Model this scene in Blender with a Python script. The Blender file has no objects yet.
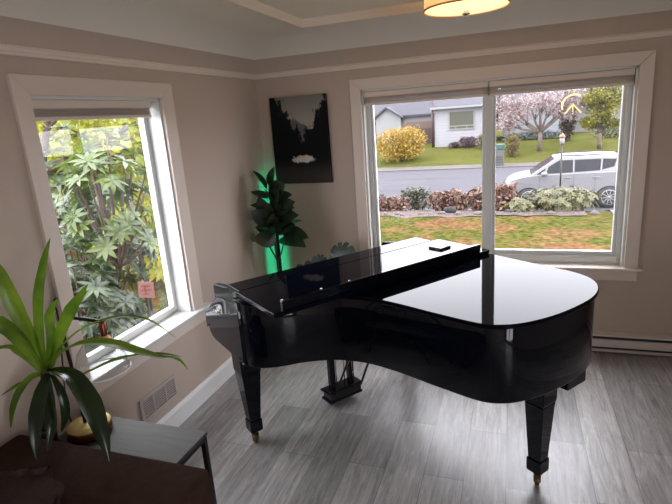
import bpy, bmesh, math, random
from math import sin, cos, pi, radians, sqrt, atan2, hypot
from mathutils import Vector, Matrix

random.seed(7)
S = bpy.context.scene
COL = S.collection

# ------------------------------------------------------------------ helpers
WM = {}

def rgb(r, g, b):
    """sRGB 0-255 -> linear"""
    f = lambda c: (c / 12.92 if c <= 0.04045 else ((c + 0.055) / 1.055) ** 2.4)
    return (f(r / 255), f(g / 255), f(b / 255), 1)

def new_mat(name):
    m = bpy.data.materials.new(name)
    m.use_nodes = True
    nt = m.node_tree
    return m, nt, nt.nodes, nt.links, nt.nodes['Principled BSDF']

def mat(name, col, rough=0.5, metal=0.0, noise=None, bump=None, emit=None, spec=None, coat=None, trans=None):
    """noise=(scale, amount[, stretch]), bump=(scale,strength), emit=(col,strength)"""
    m, nt, N, L, P = new_mat(name)
    P.inputs['Base Color'].default_value = col
    P.inputs['Roughness'].default_value = rough
    P.inputs['Metallic'].default_value = metal
    if spec is not None: P.inputs['Specular IOR Level'].default_value = spec
    if coat is not None:
        P.inputs['Coat Weight'].default_value = coat
        P.inputs['Coat Roughness'].default_value = 0.02
    tc = None
    if noise or bump:
        tc = N.new('ShaderNodeTexCoord')
    if noise:
        mp = N.new('ShaderNodeMapping'); L.new(tc.outputs['Object'], mp.inputs['Vector'])
        if len(noise) > 2: mp.inputs['Scale'].default_value = noise[2]
        nz = N.new('ShaderNodeTexNoise'); nz.inputs['Scale'].default_value = noise[0]; nz.inputs['Detail'].default_value = 6
        L.new(mp.outputs['Vector'], nz.inputs['Vector'])
        mr = N.new('ShaderNodeMapRange'); mr.inputs['From Min'].default_value = .25; mr.inputs['From Max'].default_value = .75
        mr.inputs['To Min'].default_value = 1 - noise[1]; mr.inputs['To Max'].default_value = 1 + noise[1]
        L.new(nz.outputs['Fac'], mr.inputs['Value'])
        mx = N.new('ShaderNodeMix'); mx.data_type = 'RGBA'; mx.blend_type = 'MULTIPLY'; mx.inputs['Factor'].default_value = 1
        mx.inputs['A'].default_value = col
        L.new(mr.outputs['Result'], mx.inputs['B']); L.new(mx.outputs['Result'], P.inputs['Base Color'])
    if bump:
        nb = N.new('ShaderNodeTexNoise'); nb.inputs['Scale'].default_value = bump[0]; nb.inputs['Detail'].default_value = 5
        L.new(tc.outputs['Object'], nb.inputs['Vector'])
        bp = N.new('ShaderNodeBump'); bp.inputs['Strength'].default_value = bump[1]; bp.inputs['Distance'].default_value = .02
        L.new(nb.outputs['Fac'], bp.inputs['Height']); L.new(bp.outputs['Normal'], P.inputs['Normal'])
    if emit:
        P.inputs['Emission Color'].default_value = emit[0]; P.inputs['Emission Strength'].default_value = emit[1]
    return m

def leaf_mat(name, c1, c2, scale=3.0, transl=0.35, rough=.45):
    """two-tone leaf, part diffuse-glossy, part translucent"""
    m, nt, N, L, P = new_mat(name)
    tc = N.new('ShaderNodeTexCoord'); nz = N.new('ShaderNodeTexNoise'); nz.inputs['Scale'].default_value = scale
    nz.inputs['Detail'].default_value = 3
    L.new(tc.outputs['Object'], nz.inputs['Vector'])
    rp = N.new('ShaderNodeValToRGB'); rp.color_ramp.elements[0].position = .38; rp.color_ramp.elements[1].position = .62
    rp.color_ramp.elements[0].color = c1; rp.color_ramp.elements[1].color = c2
    L.new(nz.outputs['Fac'], rp.inputs['Fac']); L.new(rp.outputs['Color'], P.inputs['Base Color'])
    P.inputs['Roughness'].default_value = rough
    tr = N.new('ShaderNodeBsdfTranslucent'); L.new(rp.outputs['Color'], tr.inputs['Color'])
    ms = N.new('ShaderNodeMixShader'); ms.inputs['Fac'].default_value = transl
    L.new(P.outputs['BSDF'], ms.inputs[1]); L.new(tr.outputs['BSDF'], ms.inputs[2])
    L.new(ms.outputs['Shader'], N['Material Output'].inputs['Surface'])
    return m

def glass_mat(name, tint=(.95, .97, .97, 1), ior=1.5):
    m, nt, N, L, P = new_mat(name); N.remove(P)
    t = N.new('ShaderNodeBsdfTransparent'); t.inputs['Color'].default_value = tint
    g = N.new('ShaderNodeBsdfGlossy'); g.inputs['Roughness'].default_value = 0.0
    # Schlick reflectance, the same from both faces of the pane
    lw = N.new('ShaderNodeLayerWeight'); lw.inputs['Blend'].default_value = .5
    pw_ = N.new('ShaderNodeMath'); pw_.operation = 'POWER'; pw_.inputs[1].default_value = 5; L.new(lw.outputs['Facing'], pw_.inputs[0])
    f0 = ((ior - 1) / (ior + 1)) ** 2
    ma = N.new('ShaderNodeMath'); ma.operation = 'MULTIPLY_ADD'; ma.inputs[1].default_value = 1 - f0; ma.inputs[2].default_value = f0
    L.new(pw_.outputs[0], ma.inputs[0])
    ms = N.new('ShaderNodeMixShader')
    L.new(ma.outputs[0], ms.inputs['Fac']); L.new(t.outputs['BSDF'], ms.inputs[1]); L.new(g.outputs['BSDF'], ms.inputs[2])
    L.new(ms.outputs['Shader'], N['Material Output'].inputs['Surface'])
    return m

class MB:
    """collects shapes in world coordinates; build() links them as ONE mesh object"""
    def __init__(s): s.v = []; s.f = []; s.sm = []
    def add(s, vs, fs, smooth=False):
        o = len(s.v); s.v += [tuple(v) for v in vs]
        s.f += [tuple(i + o for i in f) for f in fs]; s.sm += [smooth] * len(fs)
        return s
    def box(s, x0, x1, y0, y1, z0, z1):
        vs = [(x, y, z) for z in (z0, z1) for y in (y0, y1) for x in (x0, x1)]
        return s.add(vs, [(0, 2, 3, 1), (4, 5, 7, 6), (0, 1, 5, 4), (2, 6, 7, 3), (0, 4, 6, 2), (1, 3, 7, 5)])
    def frustum(s, c, a, b, z0, z1, rot=0.0, off=(0, 0)):
        """square section tapering from half-size a at z0 to b at z1"""
        vs = []
        for z, h, ox, oy in ((z0, a, 0, 0), (z1, b, off[0], off[1])):
            hx, hy = (h, h) if not isinstance(h, tuple) else h
            for sx, sy in ((-1, -1), (1, -1), (1, 1), (-1, 1)):
                x, y = sx * hx, sy * hy
                vs.append((c[0] + ox + x * cos(rot) - y * sin(rot), c[1] + oy + x * sin(rot) + y * cos(rot), z))
        return s.add(vs, [(3, 2, 1, 0), (4, 5, 6, 7)] + [(i, (i + 1) % 4, 4 + (i + 1) % 4, 4 + i) for i in range(4)])
    def tube(s, pts, r, n=8, closed=False):
        pts = [Vector(p) for p in pts]; m = len(pts)
        rs = r if isinstance(r, (list, tuple)) else [r] * m
        rings = []; prev = None
        for i in range(m):
            if closed: t = pts[(i + 1) % m] - pts[i - 1]
            else: t = pts[min(i + 1, m - 1)] - pts[max(i - 1, 0)]
            t.normalize()
            if prev is None:
                a = Vector((0, 0, 1)) if abs(t.z) < .9 else Vector((1, 0, 0))
                u = t.cross(a).normalized()
            else:
                u = prev - t * prev.dot(t)
                u = u.normalized() if u.length > 1e-6 else t.orthogonal().normalized()
            prev = u; w = t.cross(u)
            rings.append([pts[i] + (u * cos(2 * pi * k / n) + w * sin(2 * pi * k / n)) * rs[i] for k in range(n)])
        vs = [p for ring in rings for p in ring]; fs = []
        for i in range(m if closed else m - 1):
            j = (i + 1) % m
            for k in range(n):
                fs.append((i * n + k, i * n + (k + 1) % n, j * n + (k + 1) % n, j * n + k))
        if not closed:
            fs.append(tuple(range(n - 1, -1, -1))); fs.append(tuple((m - 1) * n + k for k in range(n)))
        return s.add(vs, fs, True)
    def lathe(s, prof, c, n=24, axis='z', cap=True):
        vs = []; fs = []; m = len(prof)
        for r, z in prof:
            for k in range(n):
                a = 2 * pi * k / n
                if axis == 'z': vs.append((c[0] + r * cos(a), c[1] + r * sin(a), c[2] + z))
                elif axis == 'y': vs.append((c[0] + r * cos(a), c[1] + z, c[2] + r * sin(a)))
                else: vs.append((c[0] + z, c[1] + r * cos(a), c[2] + r * sin(a)))
        for i in range(m - 1):
            for k in range(n):
                fs.append((i * n + k, i * n + (k + 1) % n, (i + 1) * n + (k + 1) % n, (i + 1) * n + k))
        if cap:
            fs.append(tuple(range(n - 1, -1, -1))); fs.append(tuple((m - 1) * n + k for k in range(n)))
        return s.add(vs, fs, True)
    def prism(s, poly, fn0, fn1, smooth=False):
        """poly of 2D points; fn0/fn1 map a 2D point to the two 3D ends"""
        n = len(poly)
        vs = [fn0(*p) for p in poly] + [fn1(*p) for p in poly]
        s.add(vs, [tuple(range(n - 1, -1, -1)), tuple(range(n, 2 * n))])
        o = len(s.v) - 2 * n
        for i in range(n):
            j = (i + 1) % n
            s.f.append((o + i, o + j, o + n + j, o + n + i)); s.sm.append(smooth)
        return s
    def sphere(s, c, r, nu=16, nv=10, jitter=0, seed=0):
        rnd = random.Random(seed)
        rx, ry, rz = r if isinstance(r, (list, tuple)) else (r, r, r)
        vs = [(c[0], c[1], c[2] - rz)]
        for j in range(1, nv):
            t = -pi / 2 + pi * j / nv
            for i in range(nu):
                a = 2 * pi * i / nu; q = 1 + jitter * (rnd.random() - .5)
                vs.append((c[0] + rx * q * cos(t) * cos(a), c[1] + ry * q * cos(t) * sin(a), c[2] + rz * q * sin(t)))
        vs.append((c[0], c[1], c[2] + rz)); fs = []
        for i in range(nu): fs.append((0, 1 + (i + 1) % nu, 1 + i))
        for j in range(nv - 2):
            for i in range(nu):
                a = 1 + j * nu + i; b = 1 + j * nu + (i + 1) % nu
                fs.append((a, b, b + nu, a + nu))
        last = len(vs) - 1; o = 1 + (nv - 2) * nu
        for i in range(nu): fs.append((o + i, o + (i + 1) % nu, last))
        return s.add(vs, fs, True)
    def strap(s, pts, w, fold=.25, up=(0, 0, 1), sub=5):
        """a strap leaf along pts with widths w and a keel"""
        pts = [Vector(p) for p in pts]; P = []; W = []
        for i in range(len(pts) - 1):
            p0 = pts[max(i - 1, 0)]; p1 = pts[i]; p2 = pts[i + 1]; p3 = pts[min(i + 2, len(pts) - 1)]
            for k in range(sub):
                t = k / sub
                P.append(.5 * ((2 * p1) + (p2 - p0) * t + (2 * p0 - 5 * p1 + 4 * p2 - p3) * t * t + (3 * p1 - p0 - 3 * p2 + p3) * t ** 3))
                W.append(w[i] * (1 - t) + w[i + 1] * t)
        P.append(pts[-1]); W.append(w[-1])
        vs = []; fs = []; up = Vector(up)
        for i, p in enumerate(P):
            t = (P[min(i + 1, len(P) - 1)] - P[max(i - 1, 0)]).normalized()
            side = t.cross(up)
            side = side.normalized() if side.length > .05 else t.orthogonal().normalized()
            if i and side.dot(ls) < 0: side = -side
            ls = side
            nrm = side.cross(t)
            h = W[i] * .5
            vs += [p - side * h + nrm * h * fold, p - side * h * .5 + nrm * h * fold * .35, p, p + side * h * .5 + nrm * h * fold * .35, p + side * h + nrm * h * fold]
            if i:
                o = (i - 1) * 5
                for k in range(4): fs.append((o + k, o + k + 1, o + k + 6, o + k + 5))
        return s.add(vs, fs, True)
    def leaf(s, p, d, n, ln, wd, droop=.2, seg=4, fold=.3):
        """oval leaf from p along d with normal n"""
        p = Vector(p); d = Vector(d).normalized(); n = Vector(n); n = (n - d * n.dot(d))
        n = n.normalized() if n.length > 1e-4 else d.orthogonal().normalized()
        sd = d.cross(n); vs = []; fs = []
        for i in range(seg + 1):
            t = i / seg
            c = p + d * ln * t - n * ln * droop * t * t
            h = wd * .5 * (sin(pi * (t ** .8)) ** .75 if 0 < t < 1 else .04)
            vs += [c - sd * h + n * h * fold, c, c + sd * h + n * h * fold]
            if i:
                o = (i - 1) * 3
                fs += [(o, o + 1, o + 4, o + 3), (o + 1, o + 2, o + 5, o + 4)]
        return s.add(vs, fs, True)
    def cloud(s, c, r, n, size, seed=0, shell=.6, flat=0.0, aspect=.55):
        """n small diamond leaves filling an ellipsoid"""
        rnd = random.Random(seed); c = Vector(c)
        for _ in range(n):
            a = rnd.uniform(0, 2 * pi); z = rnd.uniform(-1, 1); q = sqrt(1 - z * z)
            rr = rnd.uniform(shell, 1) ** .5 * rnd.uniform(.85, 1.1)
            p = c + Vector((q * cos(a) * r[0], q * sin(a) * r[1], z * r[2])) * rr
            d = Vector((rnd.gauss(0, 1), rnd.gauss(0, 1), rnd.gauss(0, 1) * (1 - flat))).normalized()
            e = d.cross(Vector((rnd.gauss(0, 1), rnd.gauss(0, 1), rnd.gauss(0, 1)))).normalized()
            l = size * rnd.uniform(.6, 1.3)
            s.add([p - d * l * .5, p + e * l * aspect * .5, p + d * l * .5, p - e * l * aspect * .5], [(0, 1, 2, 3)])
        return s
    def build(s, name, material, parent=None, bevel=None, seg=2, world=True):
        me = bpy.data.meshes.new(name)
        if parent is not None:
            M = WM[parent]
            W = M
        else:
            xs = [v[0] for v in s.v]; ys = [v[1] for v in s.v]; zs = [v[2] for v in s.v]
            M = Matrix.Translation(((min(xs) + max(xs)) / 2, (min(ys) + max(ys)) / 2, min(zs)))
        Mi = M.inverted()
        me.from_pydata([tuple(Mi @ Vector(v)) for v in s.v], [], s.f)
        me.polygons.foreach_set('use_smooth', s.sm)
        me.update()
        bm = bmesh.new(); bm.from_mesh(me)
        bmesh.ops.recalc_face_normals(bm, faces=bm.faces); bm.to_mesh(me); bm.free()
        me.materials.append(material)
        o = bpy.data.objects.new(name, me); COL.objects.link(o)
        if parent is not None: o.parent = parent
        else: o.matrix_world = M
        WM[o] = M
        if bevel:
            b = o.modifiers.new('bevel', 'BEVEL'); b.width = bevel; b.segments = seg; b.limit_method = 'ANGLE'
            b.angle_limit = radians(40); b.harden_normals = False
        return o

def tag(o, label, cat, group=None):
    o['label'] = label; o['category'] = cat
    if group: o['group'] = group
    return o

def thing(name, label, cat, loc, rotz=0.0, group=None):
    o = bpy.data.objects.new(name, None); COL.objects.link(o)
    o.empty_display_size = .1
    o.location = loc; o.rotation_euler = (0, 0, rotz)
    WM[o] = Matrix.Translation(loc) @ Matrix.Rotation(rotz, 4, 'Z')
    return tag(o, label, cat, group)

def struct(o):
    o['kind'] = 'structure'; return o

def struct_root(name, loc):
    o = bpy.data.objects.new(name, None); COL.objects.link(o); o.location = loc; o.empty_display_size = .1
    WM[o] = Matrix.Translation(loc); o['kind'] = 'structure'; return o

def B(*a): return MB().box(*a)

def catmull(pts, sub=6, closed=False):
    P = [Vector(p) for p in pts]; n = len(P); out = []
    for i in range(n if closed else n - 1):
        if closed: p0, p1, p2, p3 = P[i - 1], P[i], P[(i + 1) % n], P[(i + 2) % n]
        else: p0, p1, p2, p3 = P[max(i - 1, 0)], P[i], P[i + 1], P[min(i + 2, n - 1)]
        for k in range(sub):
            t = k / sub
            out.append(.5 * ((2 * p1) + (p2 - p0) * t + (2 * p0 - 5 * p1 + 4 * p2 - p3) * t * t + (3 * p1 - p0 - 3 * p2 + p3) * t ** 3))
    if not closed: out.append(P[-1])
    return out

# ------------------------------------------------------------------ materials
M = {}
M['wall'] = mat('wall_paint', (.52, .425, .355, 1), .75, bump=(160, .12))
M['ceiling'] = mat('ceiling_paint', (.80, .76, .69, 1), .8)
M['trim'] = mat('trim_paint', (.72, .62, .545, 1), .4)
M['rail'] = mat('picture_rail_paint', (.80, .71, .62, 1), .45)
M['vinyl'] = mat('window_vinyl', (.64, .65, .63, 1), .35)
M['base'] = mat('baseboard_paint', (.82, .82, .82, 1), .35)
M['glass'] = glass_mat('window_glass', (.96, .975, .97, 1), 1.42)
M['blind'] = mat('blind_fabric', (.46, .39, .34, 1), .8, bump=(300, .1))
M['heater'] = mat('heater_enamel', (.62, .56, .52, 1), .4)
M['heater_dark'] = mat('heater_slot', (.02, .02, .025, 1), .6)
M['vent'] = mat('vent_enamel', (.50, .43, .39, 1), .45)
M['vent_dark'] = mat('vent_inside', (.10, .085, .08, 1), .8)
M['ebony'] = mat('piano_ebony_polish', (.0025, .0035, .0075, 1), .03, spec=.3)
M['ebony_lid'] = mat('piano_lid_polish', (.0025, .0035, .0075, 1), .03, spec=.08)
M['ebony_soft'] = mat('piano_ebony_satin', (.006, .006, .007, 1), .25)
M['cheek'] = mat('cheek_ebony', (.004, .005, .006, 1), .2, spec=.06)
M['brass'] = mat('brass', (.62, .42, .16, 1), .25, 1.0)
M['brass_old'] = mat('tarnished_brass', (.20, .13, .05, 1), .35, .9)
M['steel'] = mat('polished_steel', (.6, .6, .6, 1), .2, 1.0)
M['felt'] = mat('red_felt', (.25, .03, .03, 1), .9)
M['pale'] = mat('pale_top', (.7, .7, .74, 1), .15)
M['sofa'] = mat('brown_sofa_fabric', (.043, .021, .0145, 1), .95, noise=(30, .25), bump=(400, .25), spec=.15)
M['cushion'] = mat('brown_plush', (.036, .018, .0125, 1), .95, noise=(14, .35), bump=(90, .5))
M['table_top'] = mat('grey_wood_top', (.075, .073, .067, 1), .6, noise=(6, .18, (1, 8, 1)), spec=.3)
M['black_metal'] = mat('black_metal', (.012, .011, .011, 1), .4, .5)
M['gold'] = mat('brushed_gold', (.72, .58, .22, 1), .5, .35)
M['copper'] = mat('dark_copper', (.28, .075, .045, 1), .3, .8)
M['bulb'] = mat('amber_bulb', (.85, .50, .22, 1), .2)
M['shade_glass'] = glass_mat('clear_shade_glass', (.93, .94, .94, 1), 1.5)
M['pot_dark'] = mat('dark_pot', (.03, .027, .025, 1), .5)
M['pot_white'] = mat('white_pot', (.5, .48, .45, 1), .5)
M['soil'] = mat('potting_soil', (.03, .022, .016, 1), .95, noise=(40, .4))
M['bark'] = mat('brown_bark', (.075, .055, .045, 1), .9, noise=(12, .4, (1, 1, .2)), bump=(30, .6))
M['bark_grey'] = mat('grey_bark', (.12, .10, .09, 1), .9, noise=(12, .4, (1, 1, .2)), bump=(30, .6))
M['dracaena'] = leaf_mat('dracaena_leaf', (.075, .16, .014, 1), (.22, .35, .028, 1), 5, .5, .3)
M['dracaena_dark'] = leaf_mat('dracaena_old_shaded_leaf', (.010, .022, .008, 1), (.022, .040, .012, 1), 6, .1, .25)  # older darker leaves, with the shade they hang in mixed into the colour
M['fig'] = leaf_mat('fig_leaf', (.018, .035, .018, 1), (.03, .05, .024, 1), 8, .08, .35)
M['monstera'] = leaf_mat('monstera_leaf', (.022, .05, .036, 1), (.045, .08, .06, 1), 8, .1, .35)

def floor_mat():
    m, nt, N, L, P = new_mat('grey_plank_floor')
    tc = N.new('ShaderNodeTexCoord'); mp = N.new('ShaderNodeMapping')
    mp.inputs['Rotation'].default_value = (0, 0, radians(90)); mp.inputs['Location'].default_value = (.35, .04, 0)
    L.new(tc.outputs['Object'], mp.inputs['Vector'])
    br = N.new('ShaderNodeTexBrick')
    br.offset = .37; br.offset_frequency = 2; br.squash = 1
    br.inputs['Color1'].default_value = (.235, .222, .214, 1); br.inputs['Color2'].default_value = (.44, .415, .40, 1)
    br.inputs['Mortar'].default_value = (.15, .145, .143, 1)
    br.inputs['Scale'].default_value = 1; br.inputs['Brick Width'].default_value = 1.15; br.inputs['Row Height'].default_value = .195
    br.inputs['Mortar Size'].default_value = .0018; br.inputs['Mortar Smooth'].default_value = .3; br.inputs['Bias'].default_value = -.1
    L.new(mp.outputs['Vector'], br.inputs['Vector'])
    # grain along the planks
    mg = N.new('ShaderNodeMapping'); mg.inputs['Scale'].default_value = (14, 1.1, 1); L.new(tc.outputs['Object'], mg.inputs['Vector'])
    ng = N.new('ShaderNodeTexNoise'); ng.inputs['Scale'].default_value = 3.2; ng.inputs['Detail'].default_value = 9; ng.inputs['Roughness'].default_value = .68
    ng.inputs['Distortion'].default_value = .9
    L.new(mg.outputs['Vector'], ng.inputs['Vector'])
    rg = N.new('ShaderNodeMapRange'); rg.inputs['From Min'].default_value = .3; rg.inputs['From Max'].default_value = .7
    rg.inputs['To Min'].default_value = .52; rg.inputs['To Max'].default_value = 1.45
    L.new(ng.outputs['Fac'], rg.inputs['Value'])
    mw = N.new('ShaderNodeMapping'); mw.inputs['Scale'].default_value = (3.2, .8, 1); L.new(tc.outputs['Object'], mw.inputs['Vector'])
    nw = N.new('ShaderNodeTexNoise'); nw.inputs['Scale'].default_value = 9; nw.inputs['Detail'].default_value = 7; nw.inputs['Distortion'].default_value = 2.5
    L.new(mw.outputs['Vector'], nw.inputs['Vector'])
    rw = N.new('ShaderNodeMapRange'); rw.inputs['From Min'].default_value = .55; rw.inputs['From Max'].default_value = .75
    rw.inputs['To Min'].default_value = 1; rw.inputs['To Max'].default_value = 1.3
    L.new(nw.outputs['Fac'], rw.inputs['Value'])
    m1 = N.new('ShaderNodeMix'); m1.data_type = 'RGBA'; m1.blend_type = 'MULTIPLY'; m1.inputs['Factor'].default_value = 1
    L.new(br.outputs['Color'], m1.inputs['A']); L.new(rg.outputs['Result'], m1.inputs['B'])
    m2 = N.new('ShaderNodeMix'); m2.data_type = 'RGBA'; m2.blend_type = 'MULTIPLY'; m2.inputs['Factor'].default_value = 1
    L.new(m1.outputs['Result'], m2.inputs['A']); L.new(rw.outputs['Result'], m2.inputs['B'])
    L.new(m2.outputs['Result'], P.inputs['Base Color'])
    P.inputs['Roughness'].default_value = .33
    P.inputs['Specular IOR Level'].default_value = .7
    bp = N.new('ShaderNodeBump'); bp.inputs['Strength'].default_value = .12; bp.inputs['Distance'].default_value = .004
    L.new(ng.outputs['Fac'], bp.inputs['Height']); L.new(bp.outputs['Normal'], P.inputs['Normal'])
    return m
M['floor'] = floor_mat()

def grass_mat(name, cols, scale):
    m, nt, N, L, P = new_mat(name)
    tc = N.new('ShaderNodeTexCoord')
    n1 = N.new('ShaderNodeTexNoise'); n1.inputs['Scale'].default_value = scale; n1.inputs['Detail'].default_value = 8; n1.inputs['Roughness'].default_value = .65
    L.new(tc.outputs['Object'], n1.inputs['Vector'])
    rp = N.new('ShaderNodeValToRGB'); e = rp.color_ramp.elements
    e[0].position = .36; e[0].color = cols[0]; e[1].position = .64; e[1].color = cols[-1]
    for k, c in enumerate(cols[1:-1]):
        q = e.new(.36 + .28 * (k + 1) / (len(cols) - 1)); q.color = c
    L.new(n1.outputs['Fac'], rp.inputs['Fac'])
    n2 = N.new('ShaderNodeTexNoise'); n2.inputs['Scale'].default_value = 11; n2.inputs['Detail'].default_value = 5
    L.new(tc.outputs['Object'], n2.inputs['Vector'])
    mr = N.new('ShaderNodeMapRange'); mr.inputs['From Min'].default_value = .3; mr.inputs['From Max'].default_value = .7; mr.inputs['To Min'].default_value = .5; mr.inputs['To Max'].default_value = 1.6
    L.new(n2.outputs['Fac'], mr.inputs['Value'])
    mx = N.new('ShaderNodeMix'); mx.data_type = 'RGBA'; mx.blend_type = 'MULTIPLY'; mx.inputs['Factor'].default_value = 1
    L.new(rp.outputs['Color'], mx.inputs['A']); L.new(mr.outputs['Result'], mx.inputs['B']); L.new(mx.outputs['Result'], P.inputs['Base Color'])
    P.inputs['Roughness'].default_value = 1; P.inputs['Specular IOR Level'].default_value = 0
    return m
M['lawn'] = grass_mat('patchy_lawn', [(.155, .078, .040, 1), (.130, .086, .036, 1), (.088, .080, .022, 1), (.066, .076, .018, 1), (.125, .086, .034, 1), (.150, .076, .040, 1)], .55)
M['far_lawn'] = grass_mat('green_lawn', [(.072, .088, .020, 1), (.105, .100, .032, 1), (.082, .100, .022, 1)], .6)
M['asphalt'] = mat('wet_asphalt', (.105, .10, .112, 1), .9, noise=(1.2, .25, (.12, 2.2, 1)), spec=.05)
M['gravel'] = mat('brown_gravel', (.085, .068, .06, 1), .95, noise=(9, .35))
M['mulch'] = mat('bark_mulch', (.095, .06, .048, 1), .95, noise=(14, .5), bump=(20, .6))
M['concrete'] = mat('pale_concrete', (.125, .12, .13, 1), .9, noise=(3, .12))
M['stone'] = mat('pale_stone', (.14, .115, .10, 1), .9, noise=(9, .35))
M['stone_dark'] = mat('dark_stone', (.025, .024, .024, 1), .9, noise=(9, .35))

def siding_mat(name, col, pitch=.2, dark=.75):
    m, nt, N, L, P = new_mat(name)
    tc = N.new('ShaderNodeTexCoord'); sp = N.new('ShaderNodeSeparateXYZ'); L.new(tc.outputs['Object'], sp.inputs['Vector'])
    mo = N.new('ShaderNodeMath'); mo.operation = 'MULTIPLY'; mo.inputs[1].default_value = 1 / pitch; L.new(sp.outputs['Z'], mo.inputs[0])
    fr = N.new('ShaderNodeMath'); fr.operation = 'FRACT'; L.new(mo.outputs[0], fr.inputs[0])
    rp = N.new('ShaderNodeValToRGB'); rp.color_ramp.interpolation = 'LINEAR'
    e = rp.color_ramp.elements; e[0].position = 0; e[0].color = (dark * col[0], dark * col[1], dark * col[2], 1); e[1].position = .22; e[1].color = col
    L.new(fr.outputs[0], rp.inputs['Fac']); L.new(rp.outputs['Color'], P.inputs['Base Color']); P.inputs['Roughness'].default_value = .6
    return m
M['siding_white'] = siding_mat('white_siding', (.37, .365, .38, 1), .21, .72)
M['siding_blue'] = siding_mat('pale_blue_siding', (.30, .33, .35, 1), .28, .8)
M['siding_grey'] = siding_mat('pale_grey_siding', (.2, .19, .2, 1), .3, .85)
M['shingle'] = mat('grey_shingles', (.066, .064, .078, 1), .9, noise=(5, .18, (.5, 1, 4)))
M['white_paint'] = mat('white_exterior_paint', (.28, .28, .28, 1), .6)
M['house_glass'] = mat('curtained_glass', (.10, .10, .07, 1), .2, noise=(8, .15, (6, 1, .3)))
M['pipe'] = mat('red_brown_pipe', (.075, .035, .035, 1), .6)
M['fence'] = siding_mat('brown_fence', (.14, .085, .062, 1), .3, .7)
M['fence_dark'] = mat('dark_brown_wall', (.085, .05, .045, 1), .9, noise=(6, .3))
M['car_paint'] = mat('silver_car_paint', (.22, .215, .225, 1), .45, .1, coat=.15)
M['car_glass'] = mat('car_glass', (.016, .017, .019, 1), .05, spec=.12)
M['car_black'] = mat('black_rubber', (.012, .012, .013, 1), .7)
M['alloy'] = mat('alloy_wheel', (.42, .41, .42, 1), .35, .6)
M['lamp_red'] = mat('amber_lens', (.35, .10, .05, 1), .2)
M['lamp_clear'] = mat('clear_lens', (.35, .35, .37, 1), .15)
M['forsythia'] = leaf_mat('yellow_blossom', (.36, .21, .014, 1), (.48, .31, .03, 1), 2, .25)
M['magnolia'] = leaf_mat('pink_blossom', (.33, .21, .20, 1), (.50, .39, .37, 1), 2, .25)
M['yellowgreen'] = leaf_mat('yellow_green_leaf', (.075, .09, .02, 1), (.36, .33, .03, 1), 1.1, .3)
M['conifer'] = leaf_mat('golden_conifer', (.13, .11, .03, 1), (.22, .16, .03, 1), 2, .2)
M['redshrub'] = leaf_mat('red_brown_heather', (.15, .07, .045, 1), (.245, .135, .085, 1), 3, .2)
M['greenshrub'] = leaf_mat('dull_green_leaf', (.06, .07, .03, 1), (.11, .10, .05, 1), 3, .2)
M['cream'] = leaf_mat('cream_green_leaf', (.080, .085, .02, 1), (.20, .175, .06, 1), 5, .25)
M['maroon'] = leaf_mat('maroon_leaf', (.07, .03, .04, 1), (.11, .05, .06, 1), 3, .2)
M['hedge'] = leaf_mat('hedge_leaf', (.03, .05, .02, 1), (.06, .085, .03, 1), 2, .2)
M['brownleaf'] = leaf_mat('brown_foliage', (.07, .05, .035, 1), (.12, .085, .06, 1), 3, .2)
M['rhodo'] = leaf_mat('rhododendron_leaf', (.03, .055, .014, 1), (.10, .14, .03, 1), 4, .35, .3)
M['rhodo_dark'] = leaf_mat('rhododendron_dark_leaf', (.015, .028, .012, 1), (.055, .080, .028, 1), 4, .3, .3)
M['limeleaf'] = leaf_mat('lime_leaf', (.14, .19, .02, 1), (.38, .36, .04, 1), 1.4, .45)
M['green_top'] = mat('green_cabinet_top', (.03, .085, .065, 1), .5)
M['cabinet'] = mat('grey_cabinet', (.10, .10, .105, 1), .6)
M['dark_slot'] = mat('dark_slot', (.03, .025, .025, 1), .7)
M['orange'] = mat('orange_glass', (.40, .12, .04, 1), .4)
M['cream_lines'] = leaf_mat('cream_translucent', (.95, .88, .58, 1), (.97, .90, .62, 1), 3, .85, .4)
M['sign'] = mat('pink_sign', (.30, .15, .14, 1), .6)
M['sign_red'] = mat('red_sign_ink', (.26, .05, .05, 1), .6)

# outdoor reflectances, all in one step
for k in ('lawn far_lawn asphalt gravel mulch concrete stone stone_dark siding_white siding_blue siding_grey shingle white_paint house_glass pipe fence fence_dark car_paint alloy lamp_red lamp_clear '
          'forsythia magnolia yellowgreen conifer redshrub greenshrub cream maroon hedge brownleaf green_top cabinet orange sign sign_red').split():
    q = .52
    for nd in M[k].node_tree.nodes:
        ins = []
        if nd.type == 'BSDF_PRINCIPLED' and not nd.inputs['Base Color'].is_linked: ins = [nd.inputs['Base Color']]
        if nd.type == 'MIX' and not nd.inputs['A'].is_linked and nd.inputs['A'].type == 'RGBA': ins = []
        if nd.type == 'MIX':
            for i_ in nd.inputs:
                if i_.type == 'RGBA' and i_.name == 'A' and not i_.is_linked: ins.append(i_)
        for i_ in ins:
            c = i_.default_value; i_.default_value = (c[0] * q, c[1] * q, c[2] * q, 1)
        if nd.type == 'VALTORGB':
            for e in nd.color_ramp.elements:
                c = e.color; e.color = (c[0] * q, c[1] * q, c[2] * q, 1)

# ------------------------------------------------------------------ room shell
W, LN, H = 4.3, 6.2, 2.35          # width (x), length (-y), ceiling height
T = .16                            # wall thickness
W1 = (-2.072, -1.210, .631, 1.935) # left window opening y0,y1,z0,z1
W2 = (.856, 2.648, .631, 1.938)    # picture window opening x0,x1,z0,z1

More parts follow.
